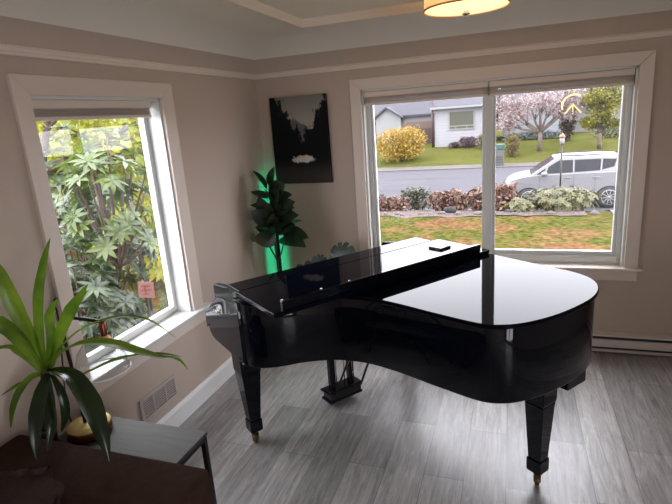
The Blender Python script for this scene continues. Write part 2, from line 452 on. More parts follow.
struct(B(-T, W + T, -LN - T, T, -.12, 0).build('floor', M['floor']))
w = MB()
w.box(-T, 0, -LN - T, W1[0], -.6, H + .1); w.box(-T, 0, W1[1], T, -.6, H + .1)
w.box(-T, 0, W1[0], W1[1], -.6, W1[2]); w.box(-T, 0, W1[0], W1[1], W1[3], H + .1)
struct(w.build('wall_left', M['wall']))
w = MB()
w.box(0, W2[0], 0, T, -.6, H + .1); w.box(W2[1], W + T, 0, T, -.6, H + .1)
w.box(W2[0], W2[1], 0, T, -.6, W2[2]); w.box(W2[0], W2[1], 0, T, W2[3], H + .1)
struct(w.build('wall_back', M['wall']))
W3 = (-5.9, -4.1, .02, 2.12)       # unseen patio doors added in the right wall to let in extra daylight
w = MB()
w.box(W, W + T, W3[1], 0, -.6, H + .1); w.box(W, W + T, -LN - T, W3[0], -.6, H + .1)
w.box(W, W + T, W3[0], W3[1], -.6, W3[2]); w.box(W, W + T, W3[0], W3[1], W3[3], H + .1)
struct(w.build('wall_right', M['wall']))
struct(B(0, W, -LN - T, -LN, -.6, H + .1).build('wall_front', M['wall']))

# ceiling with a coved edge
R = .22; ring = []
for k in range(11):
    a = pi / 2 * k / 10
    ring.append((R * (1 - cos(a)), H - R + R * sin(a)))
c = MB(); vs = []
for d, z in ring: vs += [(d, -d, z), (W - d, -d, z), (W - d, -LN + d, z), (d, -LN + d, z)]
fs = []
for i in range(10):
    for k in range(4): fs.append((i * 4 + k, i * 4 + (k + 1) % 4, i * 4 + 4 + (k + 1) % 4, i * 4 + 4 + k))
c.add(vs, fs, True); c.add([vs[-4], vs[-3], vs[-2], vs[-1]], [(0, 1, 2, 3)])
c.box(0, W, -LN, 0, H + .04, H + .1)
ce = struct(c.build('ceiling', M['ceiling']))
ce.data.materials.append(M['wall'])
for p in ce.data.polygons:
    if max((ce.matrix_world @ ce.data.vertices[i].co).z for i in p.vertices) < H - R * .50: p.material_index = 1

# picture rail
prof = [(0, 2.088), (.012, 2.090), (.016, 2.100), (.022, 2.104), (.024, 2.116), (.016, 2.122), (.012, 2.128), (0, 2.128)]
struct(MB().prism(prof, lambda d, z: (d, -d, z), lambda d, z: (d, -LN, z)).build('trim_1', M['rail']))
struct(MB().prism(prof, lambda d, z: (d, -d, z), lambda d, z: (W, -d, z)).build('trim_2', M['rail']))

# raised tray moulding on the ceiling
tx0, tx1, ty0, ty1 = .625, 3.675, -.578, -5.6
prof = [(0, H + .005), (0, H - .012), (.018, H - .020), (.034, H - .042), (.058, H - .048), (.064, H - .030), (.064, H + .005)]
ringv = []
t = MB()
for d, z in prof: ringv += [(tx0 + d, ty0 - d, z), (tx1 - d, ty0 - d, z), (tx1 - d, ty1 + d, z), (tx0 + d, ty1 + d, z)]
fs = []; m = len(prof)
for i in range(m):
    for k in range(4):
        j = (i + 1) % m
        fs.append((i * 4 + k, i * 4 + (k + 1) % 4, j * 4 + (k + 1) % 4, j * 4 + k))
t.add(ringv, fs)
struct(t.build('trim_3', mat('tray_paint', (.86, .76, .65, 1), .4)))

# baseboards
bp = [(0, 0), (.018, 0), (.018, .105), (.012, .118), (.006, .128), (0, .128)]
struct(MB().prism(bp, lambda d, z: (d, 0, z), lambda d, z: (d, -LN, z)).build('baseboard_left', M['base']))
struct(MB().prism(bp, lambda d, z: (.0, -d, z), lambda d, z: (1.5, -d, z)).build('baseboard_back', M['base']))

# ------------------------------------------------------------------ windows
def window_left():
    y0, y1, z0, z1 = W1
    r = struct_root('window_1', (0, (y0 + y1) / 2, z0))
    cs = MB()
    oy0, oy1, oz1 = -2.152, -1.106, 2.017
    for poly in ([(oy0, oz1), (oy1, oz1), (y1, z1), (y0, z1)], [(oy0, z0), (oy0, oz1), (y0, z1), (y0, z0)], [(oy1, oz1), (oy1, z0), (y1, z0), (y1, z1)]):
        cs.prism(poly, lambda y, z: (0, y, z), lambda y, z: (.02, y, z))
    cs.build('casing', M['trim'], r, bevel=.003)
    B(-.10, .055, y0 - .10, y1 + .165, z0 - .022, z0).build('sill', M['vinyl'], r, bevel=.005)
    B(0, .02, oy0, oy1, .528, z0 - .022).build('apron', M['trim'], r, bevel=.003)
    j = MB()   # jamb liner
    j.box(-T, .001, y0 - .0, y0 + .014, z0, z1); j.box(-T, .001, y1 - .014, y1, z0, z1); j.box(-T, .001, y0, y1, z1 - .014, z1); j.box(-T, -.1, y0, y1, z0 - .01, z0 + .012)
    j.build('jamb', M['vinyl'], r)
    f = MB(); a, b = y0 + .014, y1 - .014; c0, c1 = z0 + .012, z1 - .014; w_ = .030
    for (ya, yb, za, zb) in ((a, a + w_, c0, c1), (b - w_, b, c0, c1), (a + w_, b - w_, c0, c0 + w_), (a + w_, b - w_, c1 - w_, c1)):
        f.box(-.135, -.095, ya, yb, za, zb)
    f.build('frame', M['vinyl'], r, bevel=.004)
    B(-.119, -.114, a + w_, b - w_, c0 + w_, c1 - w_).build('pane', M['glass'], r)
window_left()

def window_back():
    x0, x1, z0, z1 = W2
    r = struct_root('window_2', ((x0 + x1) / 2, 0, z0))
    cs = MB(); ox0, ox1, oz1 = .773, 2.730, 2.018
    for poly in ([(ox0, oz1), (ox1, oz1), (x1, z1), (x0, z1)], [(ox0, z0), (ox0, oz1), (x0, z1), (x0, z0)], [(ox1, oz1), (ox1, z0), (x1, z0), (x1, z1)]):
        cs.prism(poly, lambda x, z: (x, 0, z), lambda x, z: (x, -.02, z))
    cs.build('casing', M['trim'], r, bevel=.003)
    B(ox0 - .03, ox1 + .03, -.045, .06, z0 - .022, z0).build('sill', M['trim'], r, bevel=.005)
    B(ox0, ox1, -.02, 0, .537, z0 - .022).build('apron', M['trim'], r, bevel=.003)
    j = MB()
    j.box(x0, x0 + .014, -.001, T, z0, z1); j.box(x1 - .014, x1, -.001, T, z0, z1); j.box(x0, x1, -.001, T, z1 - .014, z1); j.box(x0, x1, .05, T, z0 - .01, z0 + .010)
    j.build('jamb', M['vinyl'], r)
    a, b = x0 + .014, x1 - .014; c0, c1 = z0 + .010, z1 - .014; w_ = .030
    f = MB()
    for (xa, xb, za, zb) in ((a, a + w_, c0, c1), (b - w_, b, c0, c1), (a + w_, b - w_, c0, c0 + w_ + .02), (a + w_, b - w_, c1 - w_, c1)):
        f.box(xa, xb, .055, .12, za, zb)
    f.build('frame', M['vinyl'], r, bevel=.004)
    mx = 1.757
    B(mx - .024, mx + .024, .05, .11, c0 + .05, c1 - w_).build('mullion', M['vinyl'], r, bevel=.004)
    for k, (xa, xb) in enumerate(((a + w_, mx - .024), (mx + .024, b - w_))):
        s_ = MB(); za, zb, q = c0 + .05, c1 - w_, .022
        for (p0, p1, p2, p3) in ((xa, xa + q, za, zb), (xb - q, xb, za, zb), (xa + q, xb - q, za, za + q + .008), (xa + q, xb - q, zb - q, zb)):
            s_.box(p0, p1, .068, .105, p2, p3)
        so = s_.build('sash', M['vinyl'], r, bevel=.003)
        B(xa + q, xb - q, .085, .090, za + q + .008, zb - q).build('pane', M['glass'], so)
window_back()

def added_window_right():  # frame and panes of the unseen opening added to brighten the room
    y0, y1, z0, z1 = W3
    r = struct_root('added_daylight_window', (W, (y0 + y1) / 2, z0))
    f = MB()
    for (a, b, c0, c1) in ((y0, y0 + .05, z0, z1), (y1 - .05, y1, z0, z1), (y0 + .05, y1 - .05, z0, z0 + .06), (y0 + .05, y1 - .05, z1 - .05, z1)):
        f.box(W + .03, W + .12, a, b, c0, c1)
    f.build('frame', M['vinyl'], r, bevel=.004)
    n = 2; wd_ = (y1 - y0 - .10) / n
    for k in range(n):
        a = y0 + .05 + k * wd_; b = a + wd_; s_ = MB()
        for (p0, p1, p2, p3) in ((a, a + .05, z0 + .06, z1 - .05), (b - .05, b, z0 + .06, z1 - .05), (a + .05, b - .05, z0 + .06, z0 + .13), (a + .05, b - .05, z1 - .10, z1 - .05)):
            s_.box(W + .055, W + .095, p0, p1, p2, p3)
        so = s_.build('sash', M['vinyl'], r, bevel=.003)
        B(W + .072, W + .078, a + .05, b - .05, z0 + .13, z1 - .10).build('pane', M['glass'], so)
added_window_right()

def blind(name, label, axis, a, b, d, z0, z1):
    """a raised cellular shade: head rail, stacked fabric, bottom rail"""
    def bx(p, q, e0, e1, za, zb):
        return B(p, q, e0, e1, za, zb) if axis == 'x' else B(e0, e1, p, q, za, zb)
    r = thing(name, label, 'window blind', ((a + b) / 2, d, z0) if axis == 'x' else (d, (a + b) / 2, z0))
    s = 1 if axis == 'x' else -1
    bx(a, b, min(d, d + s * .055), max(d, d + s * .055), z1 - .038, z1).build('head_rail', M['trim'], r, bevel=.004)
    st = MB(); n = 5; h = (z1 - .038 - z0 - .016) / n
    for k in range(n):
        zz = z0 + .016 + k * h
        e0, e1 = d + s * .006, d + s * .046
        bq = bx(a + .004, b - .004, min(e0, e1), max(e0, e1), zz + .0008, zz + h - .0008); st.add(bq.v, bq.f)
    st.build('stacked_fabric', M['blind'], r, bevel=.002)
    bx(a + .002, b - .002, min(d + s * .004, d + s * .05), max(d + s * .004, d + s * .05), z0, z0 + .016).build('bottom_rail', M['trim'], r, bevel=.003)
blind('cellular_blind', 'beige pleated blind raised to the top of the tall left window', 'y', W1[0] + .03, W1[1] - .055, -.022, 1.832, 1.921)
blind('cellular_blind', 'beige pleated blind raised above the left pane of the picture window', 'x', W2[0] + .018, 1.754, .005, 1.826, 1.922)
blind('cellular_blind', 'beige pleated blind raised above the right pane of the picture window', 'x', 1.760, W2[1] - .018, .005, 1.826, 1.922)

# cream arc and forked line just inside the picture window glass
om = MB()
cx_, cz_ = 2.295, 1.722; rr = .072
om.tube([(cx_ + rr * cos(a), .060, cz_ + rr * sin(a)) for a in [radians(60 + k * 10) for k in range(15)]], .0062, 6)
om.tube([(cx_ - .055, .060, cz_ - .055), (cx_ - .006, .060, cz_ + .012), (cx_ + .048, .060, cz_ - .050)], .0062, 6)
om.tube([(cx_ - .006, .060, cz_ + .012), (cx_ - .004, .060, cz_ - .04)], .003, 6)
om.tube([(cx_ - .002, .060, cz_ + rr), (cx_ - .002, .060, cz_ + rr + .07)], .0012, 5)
tag(om.build('window_arc_lines', M['cream_lines']), 'small cream arc and forked line inside the upper right window pane', 'ornament')

# ------------------------------------------------------------------ wall things
def register():
    y0, y1, z0, z1 = -1.795, -1.475, .188, .330
    r = thing('wall_register', 'beige slotted metal air vent low on the wall beside the baseboard', 'vent', (0, (y0 + y1) / 2, z0))
    B(.001, .004, y0 + .012, y1 - .012, z0 + .012, z1 - .012).build('duct_opening', M['vent_dark'], r)
    f = MB()
    for (a, b, c_, d) in ((y0, y1, z1 - .018, z1), (y0, y1, z0, z0 + .018), (y0, y0 + .02, z0 + .018, z1 - .018), (y1 - .02, y1, z0 + .018, z1 - .018)):
        f.box(0, .012, a, b, c_, d)
    f.build('frame', M['vent'], r, bevel=.003)
    l = MB()
    for k in range(7):
        z = z0 + .024 + k * .0142
        l.prism([(.003, z), (.010, z + .003), (.010, z + .0055), (.003, z + .009)], lambda x, zz: (x, y0 + .02, zz), lambda x, zz: (x, y1 - .02, zz))
    l.build('louvres', M['vent'], r)
    for k in (1, 2): yy = y0 + (y1 - y0) * k / 3; B(.002, .012, yy - .004, yy + .004, z0 + .018, z1 - .018).build('divider', M['vent'], r)
register()

def heater():
    x0, x1 = 1.6, 4.0
    r = thing('baseboard_heater', 'long white electric baseboard heater under the picture window', 'heater', ((x0 + x1) / 2, -.03, .0))
    B(x0, x1, -.012, -.001, .008, .148).build('back_plate', M['heater'], r)
    MB().prism([(-.05, .012), (-.012, .012), (-.012, .030), (-.056, .034), (-.056, .022)], lambda y, z: (x0, y, z), lambda y, z: (x1, y, z)).build('bottom_lip', M['heater'], r)
    MB().prism([(-.058, .052), (-.052, .052), (-.052, .104), (-.046, .110), (-.058, .108)], lambda y, z: (x0, y, z), lambda y, z: (x1, y, z)).build('front_panel', M['heater'], r, bevel=.002)
    B(x0, x1, -.044, -.012, .03, .125).build('heating_element', M['heater_dark'], r)
    MB().prism([(-.001, .150), (-.050, .140), (-.052, .130), (-.046, .128), (-.001, .142)], lambda y, z: (x0, y, z), lambda y, z: (x1, y, z)).build('top_cover', M['heater'], r)
    for xa in (x0 - .004, x1 - .01): B(xa, xa + .014, -.058, -.001, .008, .150).build('end_cap', M['heater'], r, bevel=.003)
heater()

def canvas():
    m, nt, N, L, P = new_mat('mountain_lake_print')
    tc = N.new('ShaderNodeTexCoord'); sp = N.new('ShaderNodeSeparateXYZ'); L.new(tc.outputs['Generated'], sp.inputs['Vector'])
    def math_(op, a, b=None, c=None):
        n = N.new('ShaderNodeMath'); n.operation = op
        for i, q in enumerate((a, b, c)):
            if q is None: continue
            if isinstance(q, (int, float)): n.inputs[i].default_value = q
            else: L.new(q, n.inputs[i])
        return n.outputs[0]
    def smooth(v, lo, hi):
        n = N.new('ShaderNodeMapRange'); n.interpolation_type = 'SMOOTHSTEP'
        n.inputs['From Min'].default_value = lo; n.inputs['From Max'].default_value = hi; L.new(v, n.inputs['Value']); return n.outputs['Result']
    x, z = sp.outputs['X'], sp.outputs['Z']
    nz = N.new('ShaderNodeTexNoise'); nz.inputs['Scale'].default_value = 9; nz.inputs['Detail'].default_value = 8; nz.inputs['Roughness'].default_value = .75
    L.new(tc.outputs['Generated'], nz.inputs['Vector'])
    nn = math_('SUBTRACT', nz.outputs['Fac'], .5)
    ax = math_('ABSOLUTE', math_('SUBTRACT', x, .56))
    vline = math_('MULTIPLY_ADD', ax, 1.15, .50)
    vline = math_('ADD', vline, math_('MULTIPLY', nn, 1.0))
    trees = smooth(math_('SUBTRACT', z, vline), -.015, .03)          # 1 = sky, 0 = trees
    # far mountain
    mt = math_('ADD', math_('MULTIPLY_ADD', math_('ABSOLUTE', math_('SUBTRACT', x, .42)), -.55, .76), math_('MULTIPLY', nn, .22))
    sky = smooth(math_('SUBTRACT', z, mt), -.01, .02)
    # pale patch of water
    wx = math_('DIVIDE', math_('SUBTRACT', x, .52), .21); wz = math_('DIVIDE', math_('SUBTRACT', z, .285), .045)
    wd = math_('ADD', math_('MULTIPLY', wx, wx), math_('MULTIPLY', wz, wz))
    wd = math_('ADD', wd, math_('MULTIPLY', nn, 5.0))
    water = math_('SUBTRACT', 1, smooth(wd, .55, 1.1))
    def mix(f, a, b):
        n = N.new('ShaderNodeMix'); n.data_type = 'RGBA'; L.new(f, n.inputs['Factor'])
        for k, q in (('A', a), ('B', b)):
            if isinstance(q, tuple): n.inputs[k].default_value = q
            else: L.new(q, n.inputs[k])
        return n.outputs['Result']
    skyc = mix(sky, (.13, .13, .125, 1), mix(smooth(z, .6, 1.0), (.40, .37, .33, 1), (.22, .205, .185, 1)))
    low = mix(smooth(z, .05, .3), (.05, .044, .042, 1), (.009, .0095, .011, 1))
    colr = mix(trees, low, skyc)
    colr = mix(water, colr, (.62, .59, .55, 1))
    L.new(colr, P.inputs['Base Color']); P.inputs['Roughness'].default_value = .8; P.inputs['Specular IOR Level'].default_value = .1
    r = thing('canvas_print', 'tall dark canvas print of a forest and pale lake on the back wall', 'picture', (.35, -.015, 1.27))
    # very slightly turned on its nail
    q = MB().prism([(.113, 1.271), (.589, 1.271), (.587, 1.938), (.120, 1.940)], lambda x_, z_: (x_, -.003, z_), lambda x_, z_: (x_, -.034, z_))
    q.build('canvas', m, r, bevel=.002)
canvas()

# ------------------------------------------------------------------ ceiling lamp
def ceiling_lamp():
    cx, cy, zb = 1.703, -1.141, 2.20
    r = thing('ceiling_lamp', 'round flush ceiling lamp with a glowing drum shade', 'ceiling lamp', (cx, cy, zb))
    sh = mat('lit_linen_shade', (.75, .55, .35, 1), .8, emit=((1, .55, .22, 1), .75))
    df = mat('lit_diffuser', (.9, .8, .6, 1), .6, emit=((1, .72, .36, 1), 1.5))
    hot = mat('lamp_bulbs_glow', (.9, .8, .6, 1), .6, emit=((1, .76, .45, 1), 260.0))
    n = 48
    MB().lathe([(.190, .0), (.190, .105), (.186, .105), (.186, .0)], (cx, cy, zb), n, cap=False).build('drum_shade', sh, r)
    MB().lathe([(.001, -.010), (.10, -.006), (.17, .001), (.186, .004), (.186, .008), (.001, .004)], (cx, cy, zb), n).build('diffuser', df, r)
    MB().lathe([(.192, -.002), (.194, .001), (.194, .006), (.190, .006), (.190, -.002)], (cx, cy, zb), n, cap=False).build('shade_ring', M['brass'], r)
    MB().lathe([(.014, -.012), (.012, -.018), (.020, -.022), (.016, -.028), (.006, -.034), (.001, -.035)], (cx, cy, zb), 20).build('finial', M['steel'], r)
    MB().lathe([(.09, .128), (.09, .150), (.04, .150)], (cx, cy, zb), 24).build('ceiling_plate', M['brass'], r)
    for a in (0.4, 0.4 + pi):
        MB().sphere((cx + .08 * cos(a), cy + .08 * sin(a), zb + .07), .03, 12, 8).build('bulb', hot, r)
ceiling_lamp()

# ------------------------------------------------------------------ grand piano
PU, PV = (.8, -.6), (.6, .8)
def pw(u, v, z): return (u * PU[0] + v * PV[0], u * PU[1] + v * PV[1], z)

class PB(MB):
    """shapes in piano coordinates: u from keyboard to tail, v from treble to bass"""
    def pbox(s, u0, u1, v0, v1, z0, z1):
        vs = [pw(u, v, z) for z in (z0, z1) for v in (v0, v1) for u in (u0, u1)]
        return s.add(vs, [(0, 2, 3, 1), (4, 5, 7, 6), (0, 1, 5, 4), (2, 6, 7, 3), (0, 4, 6, 2), (1, 3, 7, 5)])

def offset(poly, d):
    n = len(poly); out = []
    for i in range(n):
        a, b, c_ = Vector(poly[i - 1]), Vector(poly[i]), Vector(poly[(i + 1) % n])
        t1 = (b - a).normalized(); t2 = (c_ - b).normalized()
        nrm = Vector((-(t1.y + t2.y), t1.x + t2.x)).normalized()
        k = max(.5, nrm.dot(Vector((-t1.y, t1.x))))
        out.append(tuple(b + nrm * (d / k)))
    return out

def piano():
    r = thing('grand_piano', 'glossy black baby grand piano standing in front of the windows', 'piano', pw(1.95, -.3, 0), atan2(-.6, .8))
    E, ES = M['ebony'], M['ebony_soft']
    tail = [(2.36, .387), (2.48, .383), (2.575, .345), (2.648, .265), (2.692, .15), (2.706, .014), (2.700, -.14), (2.668, -.275), (2.620, -.355), (2.545, -.402),
            (2.35, -.447), (2.17, -.482), (2.0, -.535), (1.87, -.625), (1.785, -.75), (1.735, -.88), (1.675, -.962), (1.58, -.995), (1.46, -1.0)]
    curve = [tuple(p) for p in catmull([(q[0], q[1], 0) for q in tail], 5)]
    curve = [(p[0], p[1]) for p in curve]
    rim = [(1.585, -.9985), (1.585, .387)] + [p for p in curve if p[0] > 1.595 or p[1] > 0]          # runs clockwise seen from above
    rim = rim[1:] + rim[:1]
    # outer rim as a shell with wall thickness
    n = len(rim); inner = offset(rim, -.055)
    sgn = 1
    if max(p[0] for p in inner) > max(p[0] for p in rim): inner = offset(rim, .055); sgn = -1
    z0, z1 = .60, .927
    b = PB()
    vs = [pw(*p, z0) for p in rim] + [pw(*p, z1) for p in rim] + [pw(*p, z1) for p in inner] + [pw(*p, z0 + .01) for p in inner]
    fs = []
    for i in range(n):
        j = (i + 1) % n
        for k in range(4): fs.append((k * n + i, k * n + j, ((k + 1) % 4) * n + j, ((k + 1) % 4) * n + i))
    b.add(vs, fs, True)
    rimo = b.build('rim', E, r, bevel=.006)
    PB().prism(offset(rim, -sgn * .05), lambda u, v: pw(u, v, .615), lambda u, v: pw(u, v, .64)).build('underside', ES, r)
    bm_ = PB()
    for (a, c_) in (((1.5, -.75), (2.55, -.05)), ((1.5, .05), (2.6, .1))):
        d = Vector((c_[0] - a[0], c_[1] - a[1])).normalized(); q = Vector((-d.y, d.x)) * .03
        poly = [(a[0] + q.x, a[1] + q.y), (a[0] - q.x, a[1] - q.y), (c_[0] - q.x, c_[1] - q.y), (c_[0] + q.x, c_[1] + q.y)]
        bm_.prism(poly, lambda u, v: pw(u, v, .575), lambda u, v: pw(u, v, .62))
    bm_.build('brace_beam', ES, r)
    # lid, hinged at u = 1.556
    lidp = [(1.556, -1.012), (1.556, .400)] + [p for p in offset(rim, sgn * .014)[1:-1] if p[0] > 1.60]
    # order: go along spine to the tail and back
    lid = PB().prism(lidp, lambda u, v: pw(u, v, .9285), lambda u, v: pw(u, v, .948))
    lid.build('lid', M['ebony_lid'], r, bevel=.005)
    # front flap folded back over the lid, with its lip standing up
    fl = PB().pbox(1.560, 1.958, -.982, .396, .9505, .972).build('front_flap', M['ebony_lid'], r, bevel=.003)
    PB().pbox(1.930, 1.955, -.935, .325, .972, 1.016).build('flap_lip', E, fl, bevel=.004)
    for v in (-.93, -.73, -.575):
        PB().sphere(pw(1.944, v, 1.018), .0055, 10, 6).build('bumper', M['steel'], fl)
    PB().pbox(1.552, 1.562, -.985, .39, .9495, .9665).build('hinge', ES, r, bevel=.002)
    # music desk folded flat between hinge and keyboard
    PB().pbox(1.405, 1.551, -.962, .345, .948, .970).build('music_desk', M['ebony_lid'], r, bevel=.004)
    # action cavity, plate colour and pins are under the desk
    PB().pbox(1.40, 1.55, -.94, .327, .78, .925).build('pin_block', ES, r)
    # key bed, key slip and closed fallboard
    PB().pbox(1.16, 1.52, -.94, .327, .60, .655).build('key_bed', ES, r, bevel=.004)
    PB().pbox(1.15, 1.172, -.94, .327, .645, .70).build('key_slip', E, r, bevel=.004)
    PB().prism([(1.172, .700), (1.19, .735), (1.27, .80), (1.40, .86), (1.405, .925), (1.38, .925), (1.38, .70)],
               lambda u, z: pw(u, -.938, z), lambda u, z: pw(u, .325, z)).build('fallboard', E, r, bevel=.006)
    # arms
    top = [(1.100, .700), (1.104, .728), (1.120, .748), (1.160, .766), (1.232, .784), (1.33, .800), (1.43, .824), (1.53, .860), (1.62, .895), (1.70, .9275)]
    topc = [(p[0], p[1]) for p in catmull([(a, b_, 0) for a, b_ in top], 4)]
    body = [(1.125, .648), (1.132, .636), (1.160, .616), (1.20, .605), (1.46, .600), (1.588, .600), (1.588, .865)] + [(u, z - .012) for u, z in reversed(topc[2:]) if u < 1.58]
    topc = [p for p in topc if p[0] <= 1.605]
    cap = topc + [(u + .008, z - .075) for u, z in reversed(topc[4:])] + [(1.10, .660)]
    for v0, v1, s_ in ((-1.0, -.938, -1), (.325, .387, 1)):
        a = PB().prism(body, lambda u, z: pw(u, v0, z), lambda u, z: pw(u, v1, z)).build('arm', E, r, bevel=.003)
        e0, e1 = (v0 - .005, v1) if s_ < 0 else (v0, v1 + .005)
        t0_, t1_ = (-.004, .072) if s_ < 0 else (.072, -.004)      # the cap slopes down to its outer edge
        fd = lambda u: max(0, min(1, (1.62 - u) / .48))
        PB().prism(cap, lambda u, z: pw(u, e0, z + t0_ * fd(u)), lambda u, z: pw(u, e1, z + t1_ * fd(u)), True).build('arm_cap', E, a, bevel=.004)
        k0, k1 = (-.939, -.905) if s_ < 0 else (.292, .326)
        PB().prism([(1.11, .70), (1.11, .885), (1.122, .900), (1.31, .926), (1.42, .962), (1.44, .962), (1.44, .70)], lambda u, z: pw(u, k0, z), lambda u, z: pw(u, k1, z)).build('cheek_block', M['cheek'], a, bevel=.006)
    # legs with brass casters
    for (u, v, zt) in ((1.380, -.905, .61), (1.375, .265, .61), (2.568, .002, .62)):
        c_ = pw(u, v, 0); rot = atan2(-.6, .8)
        g = MB()
        a_ = .058 if u < 2 else .052
        g.frustum(c_, a_, a_, .46, zt, rot); g.frustum(c_, a_ - .004, a_, .445, .46, rot)
        g.frustum(c_, .032, a_ - .004, .150, .445, rot); g.frustum(c_, .037, .037, .085, .150, rot); g.frustum(c_, .031, .037, .077, .085, rot)
        lg = g.build('leg', E, r, bevel=.004)
        k = MB()
        k.lathe([(.017, .077), (.019, .070), (.012, .064), (.010, .050)], c_, 14)
        k.box(c_[0] - .016, c_[0] - .011, c_[1] - .012, c_[1] + .012, .018, .056); k.box(c_[0] + .011, c_[0] + .016, c_[1] - .012, c_[1] + .012, .018, .056)
        k.box(c_[0] - .016, c_[0] + .016, c_[1] - .012, c_[1] + .012, .046, .056)
        co = k.build('caster_fork', M['brass_old'], lg)
        MB().lathe([(.004, -.010), (.022, -.010), (.0235, -.006), (.0235, .006), (.022, .010), (.004, .010)], (c_[0], c_[1], .0235), 20, axis='x').build('caster_wheel', M['brass_old'], lg)
    # tail support block under the rim
    PB().pbox(2.575, 2.665, .06, .20, .515, .605).build('tail_block', ES, r, bevel=.004)
    # lyre
    for v in (-.355, -.215):
        PB().pbox(1.345, 1.380, v - .019, v + .019, .10, .605).build('lyre_post', E, r, bevel=.004)
    lb = PB().pbox(1.31, 1.40, -.395, -.160, .050, .115).build('pedal_box', ES, r, bevel=.006)
    PB().pbox(1.300, 1.405, -.410, -.150, .100, .112).build('pedal_box_top', E, lb, bevel=.004)
    PB().pbox(1.300, 1.405, -.405, -.155, .040, .054).build('pedal_box_base', E, lb, bevel=.004)
    for v in (-.335, -.275, -.215):
        PB().prism([(1.31, .075), (1.26, .064), (1.235, .054), (1.235, .046), (1.26, .054), (1.31, .062)], lambda u, z: pw(u, v - .018, z), lambda u, z: pw(u, v + .018, z)).build('pedal', M['black_metal'], lb, bevel=.003)
        MB().tube([pw(1.385, v, .11), pw(1.385, v, .60)], .0035, 8).build('pedal_rod', M['steel'], lb)
    for (v, v2) in ((-.37, -.33), (-.17, -.17)):
        MB().tube([pw(1.41, v, .10), pw(1.66, v2, .60)], .007, 8).build('lyre_brace', M['black_metal'], r)
piano()

q = PB()
vv = [(1.675, .195), (1.670, .285), (1.760, .293), (1.768, .203)]
q.prism(vv, lambda u, v: pw(u, v, .9722), lambda u, v: pw(u, v, .983))
cb = thing('square_coaster', 'thin pale square coaster with a dark edge lying on the piano flap', 'coaster', pw(1.718, .244, .9722))
q.build('coaster_base', M['ebony_soft'], cb, bevel=.002)
q = PB(); q.prism([(1.678, .199), (1.673, .281), (1.757, .289), (1.765, .206)], lambda u, v: pw(u, v, .983), lambda u, v: pw(u, v, .985)); q.build('pale_top', M['pale'], cb)

# ------------------------------------------------------------------ corner plants and green light
def fig():
    cx, cy = .182, -.30
    r = thing('fiddle_leaf_fig', 'dark broad leaved potted fig tree in the corner, backlit in green', 'plant', (cx, cy, 0))
    MB().lathe([(.09, 0), (.12, .22), (.125, .24), (.115, .24), (.11, .22)], (cx, cy, 0), 24).build('pot', M['pot_dark'], r)
    MB().lathe([(.001, .215), (.112, .21)], (cx, cy, 0), 24, cap=False).build('soil', M['soil'], r)
    t = MB()
    t.tube([(cx, cy, .2), (cx + .004, cy, .5), (cx, cy, .72), (cx - .01, cy, 1.0), (cx - .005, cy, 1.28)], [.013, .011, .010, .008, .005], 8)
    t.tube([(cx + .002, cy, .68), (cx + .05, cy + .01, .80), (cx + .09, cy, .93)], [.007, .006, .004], 8)
    t.tube([(cx + .002, cy, .70), (cx - .05, cy - .02, .83), (cx - .09, cy - .02, .90)], [.007, .006, .004], 8)
    t.build('trunk', M['bark'], r)
    f = MB(); rnd = random.Random(3)
    # the leaves read from the photograph: (dx, dz, direction x, z, length, tilt)
    spec = [(-.02, 1.27, -.25, .9, .16), (.01, 1.28, .2, 1, .15), (.0, 1.22, .75, .75, .15), (-.02, 1.20, -.9, .55, .20), (.02, 1.18, .8, .35, .16), (-.01, 1.12, -.95, .40, .21),
            (.0, 1.08, .95, .45, .19), (-.02, 1.03, -.95, .30, .22), (.03, 1.00, .9, .50, .22), (.08, .95, .85, .60, .19), (-.02, .96, -.9, .25, .20), (.09, .92, 1, .05, .20), (.05, .88, 1, .02, .23),
            (-.06, .90, -1, .05, .22), (-.09, .90, -.95, -.05, .20), (.0, .93, .4, .5, .19), (-.03, .90, -.6, .45, .19), (.06, .97, .5, .85, .18), (.0, 1.15, .1, .7, .17), (-.01, 1.0, -.3, .8, .18),
            (.02, 1.07, .35, .8, .17), (.0, .98, .2, .3, .18), (.03, .92, -.1, .75, .18), (-.01, 1.20, .3, .4, .15), (-.03, .97, -.45, .6, .17)]
    for i, (dx, z, ax, az, ln) in enumerate(spec):
        p = (cx + dx * .8, cy + rnd.uniform(-.03, .01), z)
        d = Vector((ax, -.15 + rnd.uniform(-.25, .1) + (.12 if ax < -.4 else 0), az)).normalized()
        nrm = Vector((rnd.uniform(-.3, .3), -.75, .75)) if i % 3 else Vector((rnd.uniform(-.5, .5), -.2, 1))
        ln *= .80 if ax < -.4 else 1.08
        if ax < -.4: nrm = Vector((.35, -.25, .9))
        f.leaf(p, d, nrm, ln, ln * .66, droop=.22, seg=6, fold=.2)
    # broad leaves facing the room, up the stem
    for k in range(9):
        z = .88 + .045 * k; a = rnd.uniform(-2.0, -.3)
        f.leaf((cx + rnd.uniform(-.02, .03), cy - .01, z), (cos(a) * .75, sin(a) * .5, rnd.uniform(.1, .7)), (rnd.uniform(-.3, .3), -1, .45), .19, .14, .2, 6, .15)
    f.v = [(max(x, .012), min(y, -.012), z) for x, y, z in f.v]
    f.build('leaves', M['fig'], r)
fig()

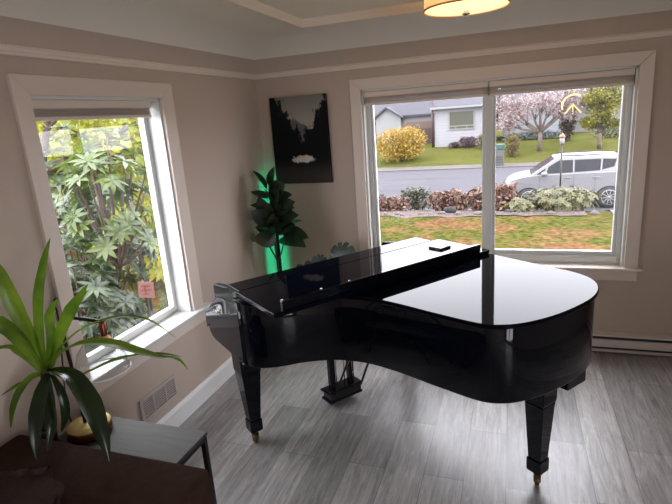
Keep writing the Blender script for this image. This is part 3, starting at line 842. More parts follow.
def light_bar():
    q = .105
    r = thing('corner_light_bar', 'upright slim lamp washing the corner wall in green light behind the fig', 'lamp', (q, -q, 0))
    e = Vector((1, 1, 0)).normalized(); n_ = Vector((-1, 1, 0)).normalized(); c_ = Vector((q, -q, 0))
    def slab(a0, a1, d0, d1, z0, z1):
        vs = [c_ + e * a + n_ * d + Vector((0, 0, z)) for z in (z0, z1) for d in (d0, d1) for a in (a0, a1)]
        return MB().add(vs, [(0, 2, 3, 1), (4, 5, 7, 6), (0, 1, 5, 4), (2, 6, 7, 3), (0, 4, 6, 2), (1, 3, 7, 5)])
    MB().lathe([(.055, 0), (.055, .012), (.02, .018), (.012, .03)], (q, -q, 0), 24).build('base', M['black_metal'], r)
    slab(-.012, .012, -.006, .004, .02, 1.36).build('pole', M['black_metal'], r, bevel=.002)
    slab(-.009, .009, .004, .007, .30, 1.35).build('light_strip', mat('green_led', (.02, .5, .2, 1), .4, emit=((.0, 1, .50, 1), 15)), r)
    for a in (-.0125, .0105): slab(a, a + .002, .003, .010, .02, 1.36).build('channel_side', M['black_metal'], r)
light_bar()

def monstera(x, y, zt, name, label, size, leaves, pot_r=.08):
    r = thing(name, label, 'plant', (x, y, 0))
    MB().lathe([(pot_r * .75, 0), (pot_r, .16), (pot_r * 1.03, .17), (pot_r * .93, .17), (pot_r * .9, .15)], (x, y, 0), 20).build('pot', M['pot_white'], r)
    MB().lathe([(.001, .15), (pot_r * .92, .148)], (x, y, 0), 20, cap=False).build('soil', M['soil'], r)
    st = MB(); f = MB(); rnd = random.Random(int(x * 100))
    for (dx, dz, rot, s) in leaves:
        tip = Vector((x + dx, y - .04, zt + dz))
        st.tube(catmull([(x, y, .14), (x + dx * .3, y, (zt + dz) * .6), tuple(tip)], 5), .0045, 6)
        # one broad heart shaped leaf with slits cut in from the edge
        K = 96; ctr = tip + Vector((cos(rot), -.05, sin(rot))) * s * .35
        ux = Vector((cos(rot), -.05, sin(rot))).normalized(); nn_ = Vector((.1, -.9, .45)); uy = ux.cross(nn_).normalized()
        nn_ = uy.cross(ux)
        vs = [ctr]; fs = []
        for k in range(K):
            a = 2 * pi * k / K
            rr_ = s * (.50 + .10 * cos(a)) * (1 - .45 * math.exp(-((abs(a - pi)) / .22) ** 2))
            for t0 in (.75, 1.3, 1.85):
                for q in (t0, 2 * pi - t0): rr_ *= 1 - .42 * math.exp(-((a - q) / .06) ** 2)
            vs.append(ctr + ux * rr_ * cos(a) + uy * rr_ * sin(a) * .9 - nn_ * (.25 * rr_ * rr_ / s))
        fs = [(0, 1 + k, 1 + (k + 1) % K) for k in range(K)]
        f.add(vs, fs, True)
    st.build('stems', M['monstera'], r); f.build('leaves', M['monstera'], r)
monstera(.585, -.22, .70, 'monstera_plant', 'small potted plant with split blue green leaves behind the piano, below the picture', .12,
         [(.03, .05, .1, .21), (-.01, -.02, 2.9, .13), (.09, -.06, -.15, .15)])
monstera(.40, -.20, .62, 'small_leafy_plant', 'smallest green plant, peeking over the piano between fig and split leaved plant', .07,
         [(.0, .0, 1.2, .08), (-.03, -.01, 2.5, .07), (.04, -.01, .4, .07)], .06)

# ------------------------------------------------------------------ foreground: table, lamp, dracaena, sofa
def side_table():
    x0, x1, y0, y1, z = .07, .705, -2.462, -2.163, .50
    r = thing('side_table', 'low grey side table with black metal legs beside the sofa arm', 'table', ((x0 + x1) / 2, (y0 + y1) / 2, 0))
    B(x0, x1, y0, y1, z - .016, z).build('tabletop', M['table_top'], r, bevel=.002)
    f = MB(); e = .02
    f.box(x0 + .004, x1 - .004, y0 + .004, y0 + .004 + e, z - .038, z - .016); f.box(x0 + .004, x1 - .004, y1 - .004 - e, y1 - .004, z - .038, z - .016)
    f.box(x0 + .004, x0 + .004 + e, y0 + .004 + e, y1 - .004 - e, z - .038, z - .016); f.box(x1 - .004 - e, x1 - .004, y0 + .004 + e, y1 - .004 - e, z - .038, z - .016)
    f.build('frame', M['black_metal'], r)
    for xa in (x0 + .004, x1 - .004 - e):
        for ya in (y0 + .004, y1 - .004 - e):
            B(xa, xa + e, ya, ya + e, 0, z - .038).build('leg', M['black_metal'], r)
side_table()

def table_lamp():
    cx, cy, z = .190, -2.285, .50
    r = thing('table_lamp', 'table lamp with gold base, bent dark arm and clear glass shade', 'lamp', (cx, cy, z))
    b = MB().lathe([(.088, 0), (.092, .006), (.092, .034), (.088, .040)], (cx, cy, z), 40).build('base', M['copper'], r)
    MB().lathe([(.089, .040), (.089, .043), (.001, .046)], (cx, cy, z), 40).build('gold_top', M['gold'], b)
    pts = [(cx - .02, cy, .545), (.165, cy, .75), (.158, cy, .96), (.165, cy, 1.012), (.195, cy, 1.036), (.26, cy, 1.040), (.385, cy, 1.034)]
    MB().tube(catmull(pts, 5), .0075, 10).build('arm', M['black_metal'], r)
    MB().lathe([(.011, 0), (.013, .008), (.013, .055), (.008, .062)], (.378, cy, .972), 14).build('socket', M['copper'], r)
    MB().sphere((.380, cy, .952), (.022, .022, .026), 14, 10).build('bulb', M['bulb'], r)
    s = MB()
    s.lathe([(.018, .975), (.050, .955), (.085, .905), (.103, .850), (.108, .815), (.106, .815), (.101, .850), (.083, .904), (.048, .953), (.016, .972)], (.335, cy, 0), 32, cap=False)
    g = s.build('glass_shade', M['shade_glass'], r)
    g2 = MB().tube([(.335 + .107 * cos(2 * pi * k / 40), cy + .107 * sin(2 * pi * k / 40), .815) for k in range(40)], .0032, 8, closed=True)
    g2.build('shade_rim', mat('pale_rim', (.7, .68, .64, 1), .2), g)
    MB().tube(catmull([(.10, cy, .508), (.04, -2.25, .60), (.02, -2.18, .95), (.012, -2.17, 1.06), (.012, -2.13, 1.05), (.012, -2.11, .98), (.010, -2.16, .52), (.01, -2.15, .15)], 5), .0035, 6).build('power_cord', M['black_metal'], r)
table_lamp()

def dracaena():
    cx, cy, z = .155, -2.425, .50
    r = thing('dracaena', 'potted plant with long arching green strap leaves in the left foreground', 'plant', (cx, cy, z))
    cx, cy = .125, -2.43
    MB().lathe([(.030, 0), (.036, .10), (.038, .11), (.034, .11), (.033, .09)], (cx, cy, z), 24).build('pot', M['pot_dark'], r)
    MB().lathe([(.001, .095), (.034, .092)], (cx, cy, z), 24, cap=False).build('soil', M['soil'], r)
    MB().tube([(cx, cy, z + .09), (cx + .02, cy, z + .24), (.185, -2.42, .875)], [.014, .013, .016], 10).build('cane', M['bark'], r)
    LV = [
 ([(0.184, -2.42, 0.862), (0.213, -2.43, 1.028), (0.269, -2.44, 1.198), (0.319, -2.43, 1.324), (0.362, -2.42, 1.411)],[0.02, 0.045, 0.05, 0.035, 0.002]),
 ([(0.184, -2.42, 0.862), (0.187, -2.45, 1.035), (0.173, -2.47, 1.177), (0.14, -2.47, 1.293), (0.086, -2.46, 1.354)],[0.02, 0.07, 0.085, 0.06, 0.005]),
 ([(0.174, -2.42, 0.861), (0.165, -2.47, 1.022), (0.145, -2.52, 1.115), (0.065, -2.54, 1.134)],[0.02, 0.075, 0.08, 0.005]),
 ([(0.16, -2.42, 0.851), (0.102, -2.44, 0.934), (0.06, -2.46, 0.972), (0.05, -2.543, 0.995)],[0.02, 0.06, 0.065, 0.005]),
 ([(0.198, -2.42, 0.873), (0.316, -2.43, 0.966), (0.441, -2.44, 1.015), (0.577, -2.45, 1.023), (0.687, -2.45, 1.006), (0.778, -2.45, 0.995), (0.852, -2.45, 0.995), (0.887, -2.45, 0.961)],[0.02, 0.045, 0.055, 0.058, 0.045, 0.025, 0.016, 0.002]),
 ([(0.19, -2.42, 0.863), (0.143, -2.45, 0.856), (0.114, -2.49, 0.814), (0.093, -2.52, 0.75), (0.067, -2.53, 0.664)],[0.02, 0.03, 0.036, 0.03, 0.004]),
 ([(0.2, -2.43, 0.874), (0.30, -2.455, 0.895), (0.383, -2.47, 0.877), (0.482, -2.51, 0.809), (0.542, -2.54, 0.714), (0.573, -2.56, 0.625)],[0.02, .05, 0.075, 0.085, 0.055, 0.003]),
 ([(0.206, -2.43, 0.861), (0.244, -2.5, 0.827), (0.27, -2.56, 0.77), (0.289, -2.6, 0.694), (0.298, -2.62, 0.625)],[0.03, 0.07, 0.075, 0.05, 0.004]),
 ([(0.214, -2.42, 0.857), (0.27, -2.44, 0.796), (0.279, -2.45, 0.714), (0.235, -2.455, 0.620)],[0.02, 0.05, 0.05, 0.003]),
 ([(0.182, -2.42, 0.853), (0.113, -2.44, 0.83), (0.05, -2.45, 0.8), (0.05, -2.523, 0.80)],[0.02, 0.045, 0.045, 0.004]),
 ([(0.205, -2.41, 0.875), (0.255, -2.38, 1.009), (0.324, -2.36, 1.118), (0.407, -2.34, 1.213)],[0.02, 0.055, 0.065, 0.003]),
 ([(0.205, -2.41, 0.875), (0.262, -2.39, 0.962), (0.392, -2.385, 1.05), (0.535, -2.36, 1.092), (0.639, -2.32, 1.072), (0.72, -2.28, 0.988)],[0.015, 0.03, 0.035, 0.035, 0.025, 0.002]),
 ([(0.2, -2.42, 0.865), (0.304, -2.42, 0.840), (0.393, -2.42, 0.878), (0.535, -2.40, 0.937), (0.685, -2.36, 0.955), (0.773, -2.33, 0.939)],[0.015, 0.03, 0.04, 0.045, 0.03, 0.002]),
 ([(0.2, -2.43, 0.863), (0.251, -2.48, 0.791), (0.294, -2.53, 0.711), (0.289, -2.57, 0.625)],[0.03, 0.06, 0.055, 0.004]),
 ([(0.175, -2.41, 0.865), (0.206, -2.38, 0.984), (0.214, -2.37, 1.087), (0.264, -2.36, 1.156)],[0.02, 0.05, 0.05, 0.003])]
    f = MB(); g = MB()
    for pts, w in LV:
        u = (0, 0, 1)
        dv = Vector(pts[-1]) - Vector(pts[0])
        if abs(dv.z) > hypot(dv.x, dv.y) * 1.1: u = (.55, -.8, .1)
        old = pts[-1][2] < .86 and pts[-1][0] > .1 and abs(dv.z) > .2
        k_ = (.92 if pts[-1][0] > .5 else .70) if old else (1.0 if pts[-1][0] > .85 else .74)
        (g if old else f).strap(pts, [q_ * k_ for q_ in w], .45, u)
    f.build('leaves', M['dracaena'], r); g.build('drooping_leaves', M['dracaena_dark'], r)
dracaena()

def rounded_slab(x0, x1, y0, y1, z0, z1): return B(x0, x1, y0, y1, z0, z1)
def sofa():
    r = thing('sofa', 'dark brown fabric sofa whose arm fills the lower left corner', 'sofa', (.48, -3.3, 0))
    B(.03, .90, -4.30, -2.49, .08, .30).build('base', M['sofa'], r, bevel=.02, seg=3)
    B(.02, .935, -2.715, -2.472, .06, .60).build('arm', M['sofa'], r, bevel=.022, seg=4)
    B(.02, .935, -4.55, -4.31, .06, .60).build('arm', M['sofa'], r, bevel=.022, seg=4)
    B(.02, .20, -4.30, -2.72, .25, .64).build('backrest', M['sofa'], r, bevel=.03, seg=4)
    for k in range(2): B(.21, .93, -3.51 - .79 * k, -2.725 - .79 * k, .30, .44).build('seat_cushion', M['sofa'], r, bevel=.03, seg=4)
    for k in range(2): B(.20, .34, -3.50 - .79 * k, -2.74 - .79 * k, .44, .62).build('back_cushion', M['sofa'], r, bevel=.04, seg=4)
    for xx in (.06, .86):
        for yy in (-4.5, -2.53): MB().frustum((xx, yy), .02, .028, 0, .08).build('leg', M['bark'], r)
sofa()

def pillow():
    cx, cy, cz = .50, -2.86, .445
    r = thing('throw_pillow', 'dark brown plush throw pillow with a ruffled edge leaning on the sofa arm', 'cushion', (cx, cy, cz))
    tl = Matrix.Rotation(radians(-22), 4, 'X') @ Matrix.Rotation(radians(-14), 4, 'Y')
    O = Vector((.36, -2.80, .515))
    b = MB(); n = 20; vs = []; fs = []
    hw, hh = .20, .155
    for side in (1, -1):
        for i in range(n + 1):
            for j in range(n + 1):
                a = -1 + 2 * i / n; c_ = -1 + 2 * j / n
                k = (1 - a ** 4) * (1 - c_ ** 4)
                p = Vector((a * hw * (1 - .07 * c_ * c_), side * .062 * max(k, 0) ** .6 + .008 * sin(9 * a + 4 * c_) * k, c_ * hh * (1 - .07 * a * a)))
                vs.append(O + tl @ p)
    m_ = (n + 1) ** 2
    for sd in range(2):
        for i in range(n):
            for j in range(n):
                o = sd * m_ + i * (n + 1) + j; fs.append((o, o + 1, o + n + 2, o + n + 1))
    b.add(vs, fs, True); b.build('body', M['cushion'], r)
    f = MB(); vs = []; fs = []; K = 160; rnd = random.Random(5)
    for k in range(K):
        a = 2 * pi * k / K
        x = max(-1, min(1, 1.35 * cos(a))) * hw * .96; z = max(-1, min(1, 1.35 * sin(a))) * hh * .96
        d = Vector((cos(a), 0, sin(a)))
        wv = .016 * sin(k * .62 + sin(k * .2)) + .003 * rnd.uniform(-1, 1)
        p0 = Vector((x, 0, z)); p1 = p0 + d * .014 + Vector((0, wv * .7, 0)); p2 = p0 + d * .027 + Vector((0, wv * 1.3, 0))
        vs += [O + tl @ p0, O + tl @ p1, O + tl @ p2]
    for k in range(K):
        j = (k + 1) % K
        fs += [(k * 3, k * 3 + 1, j * 3 + 1, j * 3), (k * 3 + 1, k * 3 + 2, j * 3 + 2, j * 3 + 1)]
    f.add(vs, fs, True); f.build('ruffle', M['cushion'], r)
pillow()

# ------------------------------------------------------------------ outdoors: ground
def zlawn(y):
    if y < 8.9: return -.60 - .12 * max(0, min(1, y / 8.9))
    return -.72 - .74 * min(1, (y - 8.9) / 2.6) ** 1.3
g = MB(); xs = [-14 + 2 * i for i in range(13)]; ys = [-8, -4, 0, .16, 2, 4, 6, 8, 8.9, 9.4, 9.9, 10.5, 11, 11.5]
vs = [(x, y, zlawn(y)) for y in ys for x in xs]; n = len(xs)
g.add(vs, [(j * n + i, j * n + i + 1, (j + 1) * n + i + 1, (j + 1) * n + i) for j in range(len(ys) - 1) for i in range(n - 1)])
struct(g.build('front_lawn', M['lawn']))
struct(B(-60, 60, 11.4, 25.6, -1.62, -1.5).build('street', M['asphalt']))
struct(B(-60, 60, 25.6, 27.4, -1.62, -1.46).build('street_verge', M['gravel']))
g = MB(); ys = [27.4, 29, 31, 33, 37, 80]; zs = [-1.46, -1.25, -.95, -.72, -.65, -.6]
vs = [(x, y, z) for y, z in zip(ys, zs) for x in (-60, 60)]
g.add(vs, [(2 * j, 2 * j + 1, 2 * j + 3, 2 * j + 2) for j in range(5)])
struct(g.build('far_lawn', M['far_lawn']))
# planting bed and driveway
g = MB(); xs = [-3 + .25 * i for i in range(27)]; ys = [8.3, 8.9, 9.4, 9.9, 10.6]
rnd = random.Random(2)
vs = [(x, y + rnd.uniform(-.16, .16), zlawn(y) + (.004 if y < 8.4 else .02) + rnd.uniform(0, .02)) for y in ys for x in xs]; n = len(xs)
g.add(vs, [(j * n + i, j * n + i + 1, (j + 1) * n + i + 1, (j + 1) * n + i) for j in range(4) for i in range(n - 1)], True)
struct(g.build('planting_bed', M['mulch']))
g = MB(); vs = []
for y in (7.5, 8.9, 10, 11.5): vs += [(4.02, y, zlawn(y) + .03), (6.6, y, zlawn(y) + .03)]
g.add(vs, [(2 * j, 2 * j + 1, 2 * j + 3, 2 * j + 2) for j in range(3)])
struct(g.build('driveway', M['concrete']))

# stones along the bed
rnd = random.Random(11)
for k in range(26):
    x = -1.7 + k * .215 + rnd.uniform(-.06, .06); y = 8.52 + rnd.uniform(-.07, .09); s = rnd.uniform(.035, .085)
    b = MB().sphere((x, y, zlawn(y) + s * .35), (s * rnd.uniform(.9, 1.5), s, s * .75), 9, 6, .35, k)
    tag(b.build('edging_stone', M['stone']), 'small pale stone in the row edging the front lawn', 'stone', 'stones edging the lawn')
tag(MB().sphere((.47, 8.78, zlawn(8.78) + .07), (.16, .10, .10), 11, 7, .3, 77).build('dark_stone', M['stone_dark']), 'largest dark grey stone at the lawn edge before the red shrubs', 'stone')

def shrub(name, label, c, r_, n, size, m, seed, stems=6, group=None, lobes=5):
    o = thing(name, label, 'shrub', (c[0], c[1], c[2]), 0, group)
    rnd = random.Random(seed); st = MB(); f = MB()
    for k in range(stems):
        a = rnd.uniform(0, 2 * pi); q = rnd.uniform(.2, .7)
        st.tube([(c[0] + .03 * cos(a), c[1] + .03 * sin(a), c[2]), (c[0] + r_[0] * q * cos(a) * .6, c[1] + r_[1] * q * sin(a) * .6, c[2] + r_[2] * .9), (c[0] + r_[0] * q * cos(a), c[1] + r_[1] * q * sin(a), c[2] + r_[2] * 1.5)], [.022 * size / .12, .014 * size / .12, .006], 6)
    for k in range(lobes):
        a = 2 * pi * k / lobes + rnd.uniform(-.4, .4)
        cc = (c[0] + r_[0] * .45 * cos(a), c[1] + r_[1] * .45 * sin(a), c[2] + r_[2] * rnd.uniform(.8, 1.1))
        f.cloud(cc, (r_[0] * .6, r_[1] * .6, r_[2] * rnd.uniform(.75, .98)), n // lobes, size, seed * 10 + k, .35)
    st.build('stems', M['bark'], o); f.build('foliage', m, o)
    return o
zb = lambda y: zlawn(y)
shrub('heather_bush', 'low dull green and red bush at the left end of the street bed', (-1.25, 9.35, zb(9.35)), (.62, .4, .25), 1300, .10, M['redshrub'], 21)
shrub('leafy_bush', 'low grey green bush behind the leftmost red bush by the street', (-.55, 9.75, zb(9.75)), (.45, .3, .38), 1000, .09, M['greenshrub'], 22)
shrub('heather_bush', 'rounded red brown bush behind the dark stone', (.38, 9.45, zb(9.45)), (.62, .4, .32), 1700, .10, M['redshrub'], 23)
shrub('heather_bush', 'tallest red brown bush, left of the window bar', (1.42, 9.40, zb(9.40)), (.66, .42, .36), 2100, .11, M['redshrub'], 24)
def whorl_shrub(name, label, c, r_, nw, ln, wd, m, seed, per=8, stems=8):
    """leaves set in whorls at the twig tips"""
    o = thing(name, label, 'shrub', c, 0)
    rnd = random.Random(seed); st = MB(); f = MB()
    C = Vector((c[0], c[1], c[2]))
    for k in range(nw):
        a = rnd.uniform(0, 2 * pi); zz = rnd.uniform(-.75, 1); q = sqrt(max(0, 1 - zz * zz)); rr = rnd.uniform(.55, 1.05)
        p = C + Vector((q * cos(a) * r_[0] * rr, q * sin(a) * r_[1] * rr, r_[2] + zz * r_[2] * rr))
        ax = Vector((q * cos(a), q * sin(a), zz * .5 + .7)).normalized()
        u = ax.orthogonal().normalized(); v = ax.cross(u)
        if k < stems * 3:
            st.tube(catmull([tuple(C), tuple(C.lerp(p, .5) + Vector((0, 0, -.05 * r_[2]))), tuple(p)], 4), [.016 * (1 - .075 * i) for i in range(9)], 6)
        o0 = rnd.uniform(0, 6)
        for j in range(per):
            b = o0 + 2 * pi * j / per
            d = (u * cos(b) + v * sin(b)) * .95 + ax * rnd.uniform(.0, .45)
            l = ln * rnd.uniform(.75, 1.15)
            f.leaf(p, d, ax, l, wd * rnd.uniform(.85, 1.1), rnd.uniform(.15, .45), 4, .25)
    st.build('branches', M['bark'], o); f.build('leaves', m, o)
    return o
whorl_shrub('variegated_shrub', 'broad cream and green leaved shrub in front of the silver car', (3.02, 9.2, zb(9.2)), (.85, .45, .29), 380, .11, .038, M['cream'], 31, 8)
whorl_shrub('variegated_shrub', 'smaller cream and green shrub before the bonnet of the silver car', (2.12, 8.98, zb(8.98)), (.36, .30, .17), 110, .10, .034, M['cream'], 32, 8)

# garden light pole
gp = thing('garden_light', 'thin black pole with a small orange topped lantern, in the shrub bed', 'garden light', (3.0, 9.3, zb(9.3)))
MB().tube([(3.0, 9.3, zb(9.3)), (3.0, 9.3, .80)], .018, 8).build('pole', M['black_metal'], gp)
MB().lathe([(.03, 0), (.05, .02), (.055, .14), (.03, .16)], (3.0, 9.3, .80), 14).build('lantern', M['white_paint'], gp)
MB().lathe([(.075, 0), (.06, .03), (.012, .085), (.004, .11)], (3.0, 9.3, .96), 14).build('cap', M['orange'], gp)

# ------------------------------------------------------------------ car
def car():
    yn, yf = 13.35, 15.0; x0 = 1.66; zg = -1.5
    r = thing('car', 'silver boxy hatchback car parked on the street, nose to the left', 'car', (3.6, 14.18, zg))
    X = lambda q: x0 + q; Z = lambda q: zg + q
    wheels = (.76, 3.06); wr = .34
    def arch(cx, up):
        return [(cx + (wr + .045) * cos(a), .30 + (wr + .045) * sin(a)) for a in [radians(180 - k * 15) for k in range(13)]]
    low = [(.02, .32), (.0, .50), (.03, .66), (.10, .83), (.28, .95), (.60, 1.03), (.95, 1.07), (2.0, 1.10), (3.0, 1.12), (3.55, 1.12), (3.64, .98), (3.66, .50), (3.62, .30)]
    bottom = [(3.06 + wr + .045, .26)] + list(reversed([(x, max(z, .26)) for x, z in arch(3.06, 1)])) + [(3.06 - wr - .05, .24), (.76 + wr + .05, .24)] + list(reversed([(x, max(z, .26)) for x, z in arch(.76, 1)])) + [(.76 - wr - .045, .28)]
    poly = low + bottom
    b = MB().prism(poly, lambda x, z: (X(x), yn, Z(z)), lambda x, z: (X(x), yf, Z(z)))
    b.build('body', M['car_paint'], r, bevel=.03, seg=3)
    # greenhouse
    gh = [(.74, 1.03), (1.52, 1.56), (1.9, 1.61), (2.8, 1.62), (3.36, 1.58), (3.56, 1.10)]
    ins = lambda z: .13 * max(0, (z - 1.06)) / .55
    vs = [(X(x), yn + .03 + ins(z), Z(z)) for x, z in gh] + [(X(x), yf - .03 - ins(z), Z(z)) for x, z in gh]; n = len(gh)
    m_ = MB().add(vs, [tuple(range(n)), tuple(range(2 * n - 1, n - 1, -1))] + [(i, n + i, n + (i + 1) % n, (i + 1) % n) for i in range(n)])
    m_.build('cabin', M['car_paint'], r, bevel=.02, seg=3)
    def side(poly, name, mt, out=.004):
        for sgn, yy in ((1, yn), (-1, yf)):
            q = MB().prism(poly, lambda x, z: (X(x), yy + sgn * (.03 + ins(z) - out), Z(z)), lambda x, z: (X(x), yy + sgn * (.05 + ins(z)), Z(z)))
            q.build(name, mt, r)
    side([(.98, 1.095), (1.20, 1.10), (1.24, 1.28)], 'quarter_glass', M['car_glass'])
    side([(1.25, 1.105), (2.02, 1.13), (2.02, 1.505), (1.62, 1.50), (1.33, 1.32)], 'front_window', M['car_glass'])
    side([(2.07, 1.135), (2.78, 1.17), (2.80, 1.51), (2.07, 1.505)], 'rear_window', M['car_glass'])
    side([(2.83, 1.185), (3.16, 1.27), (3.22, 1.49), (2.85, 1.51)], 'cargo_window', M['car_glass'])
    def yin(z): return .03 + ins(z)
    ws = MB().add([(X(.82) - .012, yn + .12, Z(1.085)), (X(1.50) - .012, yn + .20, Z(1.545)), (X(1.50) - .012, yf - .20, Z(1.545)), (X(.82) - .012, yf - .12, Z(1.085)),
                   (X(.82) + .03, yn + .12, Z(1.075)), (X(1.50) + .03, yn + .20, Z(1.535)), (X(1.50) + .03, yf - .20, Z(1.535)), (X(.82) + .03, yf - .12, Z(1.075))],
                  [(0, 1, 2, 3), (7, 6, 5, 4), (0, 4, 5, 1), (1, 5, 6, 2), (2, 6, 7, 3), (3, 7, 4, 0)])
    ws.build('windscreen', M['car_glass'], r)
    B(X(1.6), X(2.8), yn + .22, yn + .25, Z(1.615), Z(1.645)).build('roof_rail', M['car_black'], r, bevel=.008)
    B(X(1.6), X(2.8), yf - .25, yf - .22, Z(1.615), Z(1.645)).build('roof_rail', M['car_black'], r, bevel=.008)
    for sgn, yy in ((-1, yn), (1, yf)):
        MB().sphere((X(1.20), yy + sgn * .10, Z(1.12)), (.10, .09, .075), 12, 8).build('wing_mirror', M['car_paint'], r)
        ya, yb = sorted((yy + sgn * .015, yy - sgn * .06))
        MB().prism([(.04, .72), (.14, .85), (.42, .90), (.36, .74)], lambda x, z: (X(x), ya, Z(z)), lambda x, z: (X(x), yb, Z(z))).build('headlight', M['lamp_clear'], r, bevel=.01)
        MB().prism([(.30, .75), (.37, .755), (.44, .88), (.36, .885)], lambda x, z: (X(x), ya - .004, Z(z)), lambda x, z: (X(x), yb + .004, Z(z))).build('indicator_lens', M['lamp_red'], r)
        for xx in (1.78, 2.58):
            ya2, yb2 = sorted((yy + sgn * .03, yy - sgn * .01)); B(X(xx), X(xx + .20), ya2, yb2, Z(.955), Z(.99)).build('door_handle', M['car_paint'], r, bevel=.008)
        ya3, yb3 = sorted((yy + sgn * .012, yy - sgn * .02))
        B(X(1.16), X(2.62), ya3, yb3, Z(.30), Z(.40)).build('sill_trim', M['car_black'], r, bevel=.01)
        for xx in (1.06, 2.05, 2.64):
            ya4, yb4 = sorted((yy + sgn * .0015, yy - sgn * .01)); B(X(xx), X(xx + .008), ya4, yb4, Z(.42), Z(1.06)).build('door_gap', M['car_black'], r)
        for wx in wheels:
            ys_ = yy - sgn * .20 if sgn < 0 else yy - .20
            y0w, y1w = (yy + .005, yy + .21) if sgn < 0 else (yy - .21, yy - .005)
            w_ = MB().lathe([(.20, 0), (.31, .0), (wr, .03), (wr, .175), (.31, .205), (.20, .205)], (X(wx), y0w, Z(wr)), 32, axis='y').build('wheel', M['car_black'], r)
            sp = MB(); face = y0w - .006 if sgn < 0 else y1w - .014
            sp.lathe([(.215, 0), (.232, 0), (.232, .02), (.215, .02)], (X(wx), face, Z(wr)), 32, axis='y', cap=False)
            sp.lathe([(.001, 0), (.05, 0), (.05, .02), (.001, .02)], (X(wx), face, Z(wr)), 20, axis='y')
            for k in range(10):
                a = 2 * pi * k / 10 + .1
                ca, sa = cos(a), sin(a)
                pl = [(.04 * ca - .016 * sa, .04 * sa + .016 * ca), (.04 * ca + .016 * sa, .04 * sa - .016 * ca), (.22 * ca + .011 * sa, .22 * sa - .011 * ca), (.22 * ca - .011 * sa, .22 * sa + .011 * ca)]
                sp.prism(pl, lambda p, q_: (X(wx) + p, face, Z(wr) + q_), lambda p, q_: (X(wx) + p, face + .02, Z(wr) + q_))
            sp.build('alloy_rim', M['alloy'], w_)
    B(X(.02), X(.06), yn + .35, yf - .35, Z(.45), Z(.62)).build('grille', M['car_black'], r, bevel=.01)
    B(X(3.60), X(3.665), yn + .06, yn + .22, Z(.95), Z(1.35)).build('tail_light', M['lamp_red'], r, bevel=.01)
    B(X(3.60), X(3.665), yf - .22, yf - .06, Z(.95), Z(1.35)).build('tail_light', M['lamp_red'], r, bevel=.01)
car()

# ------------------------------------------------------------------ houses across the street
def house_window(r, x0, x1, z0, z1, y, bars=True):
    f = MB(); e = .07
    f.box(x0 - e, x1 + e, y - .06, y, z1, z1 + e); f.box(x0 - e, x1 + e, y - .08, y, z0 - e, z0); f.box(x0 - e, x0, y - .06, y, z0, z1); f.box(x1, x1 + e, y - .06, y, z0, z1)
    if bars:
        zz = z0 + (z1 - z0) * .16
        f.box(x0, x1, y - .045, y, zz - .03, zz + .03)
        for q in (.25, .72): xx = x0 + (x1 - x0) * q; f.box(xx - .03, xx + .03, y - .045, y, z0, zz)
    o = f.build('window', M['white_paint'], r)
    B(x0, x1, y - .02, y, z0, z1).build('pane', M['house_glass'], o)

wh = thing('white_house', 'low white clapboard house with grey roof across the street', 'house', (-1.2, 35, -.75))
B(-3.30, .62, 33, 40, -.85, 1.93).build('wall', M['siding_white'], wh)
MB().prism([(32.55, 1.90), (32.55, 2.02), (36.5, 3.9), (40.45, 2.02), (40.45, 1.90)], lambda y, z: (-3.5, y, z), lambda y, z: (.8, y, z)).build('roof', M['shingle'], wh)
B(-3.5, .8, 32.44, 32.56, 1.86, 2.0).build('gutter', M['white_paint'], wh)
B(.50, .62, 32.95, 33.0, -.8, 1.9).build('corner_board', M['white_paint'], wh)
house_window(wh, -2.26, -.66, .48, 1.60, 33)
MB().tube([(-3.42, 32.9, -.7), (-3.42, 32.9, 3.3)], .085, 10).build('downpipe', M['pipe'], wh)
MB().lathe([(.0, .0), (.14, 0), (.16, .18), (.06, .26)], (-1.75, 33.6, 2.48), 12).build('roof_vent', M['white_paint'], wh)

gh = thing('gabled_house', 'distant pale house with a small front gable and long grey roof', 'house', (-7, 43, -.6))
B(-9.9, -4.0, 42.2, 50, -.7, 1.5).build('wall', M['siding_grey'], gh)
MB().prism([(-9.75, -.7), (-9.75, 1.5), (-8.72, 2.22), (-7.5, 1.5), (-7.5, -.7)], lambda x, z: (x, 41.6, z), lambda x, z: (x, 43, z)).build('gable_wall', M['white_paint'], gh)
MB().prism([(-9.95, 1.36), (-8.72, 2.24), (-7.3, 1.36), (-7.3, 1.50), (-8.72, 2.42), (-9.95, 1.50)], lambda x, z: (x, 41.3, z), lambda x, z: (x, 46, z)).build('gable_roof', M['shingle'], gh)
MB().prism([(41.9, 1.45), (41.9, 1.6), (46, 4.4), (50.3, 1.6), (50.3, 1.45)], lambda y, z: (-11.5, y, z), lambda y, z: (-3.6, y, z)).build('roof', M['shingle'], gh)

tag(B(-6.3, -3.55, 38.0, 38.1, -.7, 1.05).build('board_fence', M['fence']), 'tan board fence beside the white house, under the grey roof', 'fence')
tag(B(-5.4, -3.6, 36.6, 36.75, -.7, .52).build('low_wall', M['fence_dark']), 'dark brown low wall in front of the tan fence', 'wall')

bh = thing('blue_house', 'pale blue clapboard house behind the pink blossom tree', 'house', (3, 38, -.7))
B(1.15, 5.35, 36, 42, -.75, 1.75).build('wall', M['siding_blue'], bh)
MB().prism([(35.6, 1.72), (35.6, 1.86), (39, 3.6), (42.4, 1.86), (42.4, 1.72)], lambda y, z: (1.0, y, z), lambda y, z: (5.6, y, z)).build('roof', M['shingle'], bh)
B(1.15, 1.25, 35.95, 36, -.7, 1.7).build('corner_board', M['white_paint'], bh)

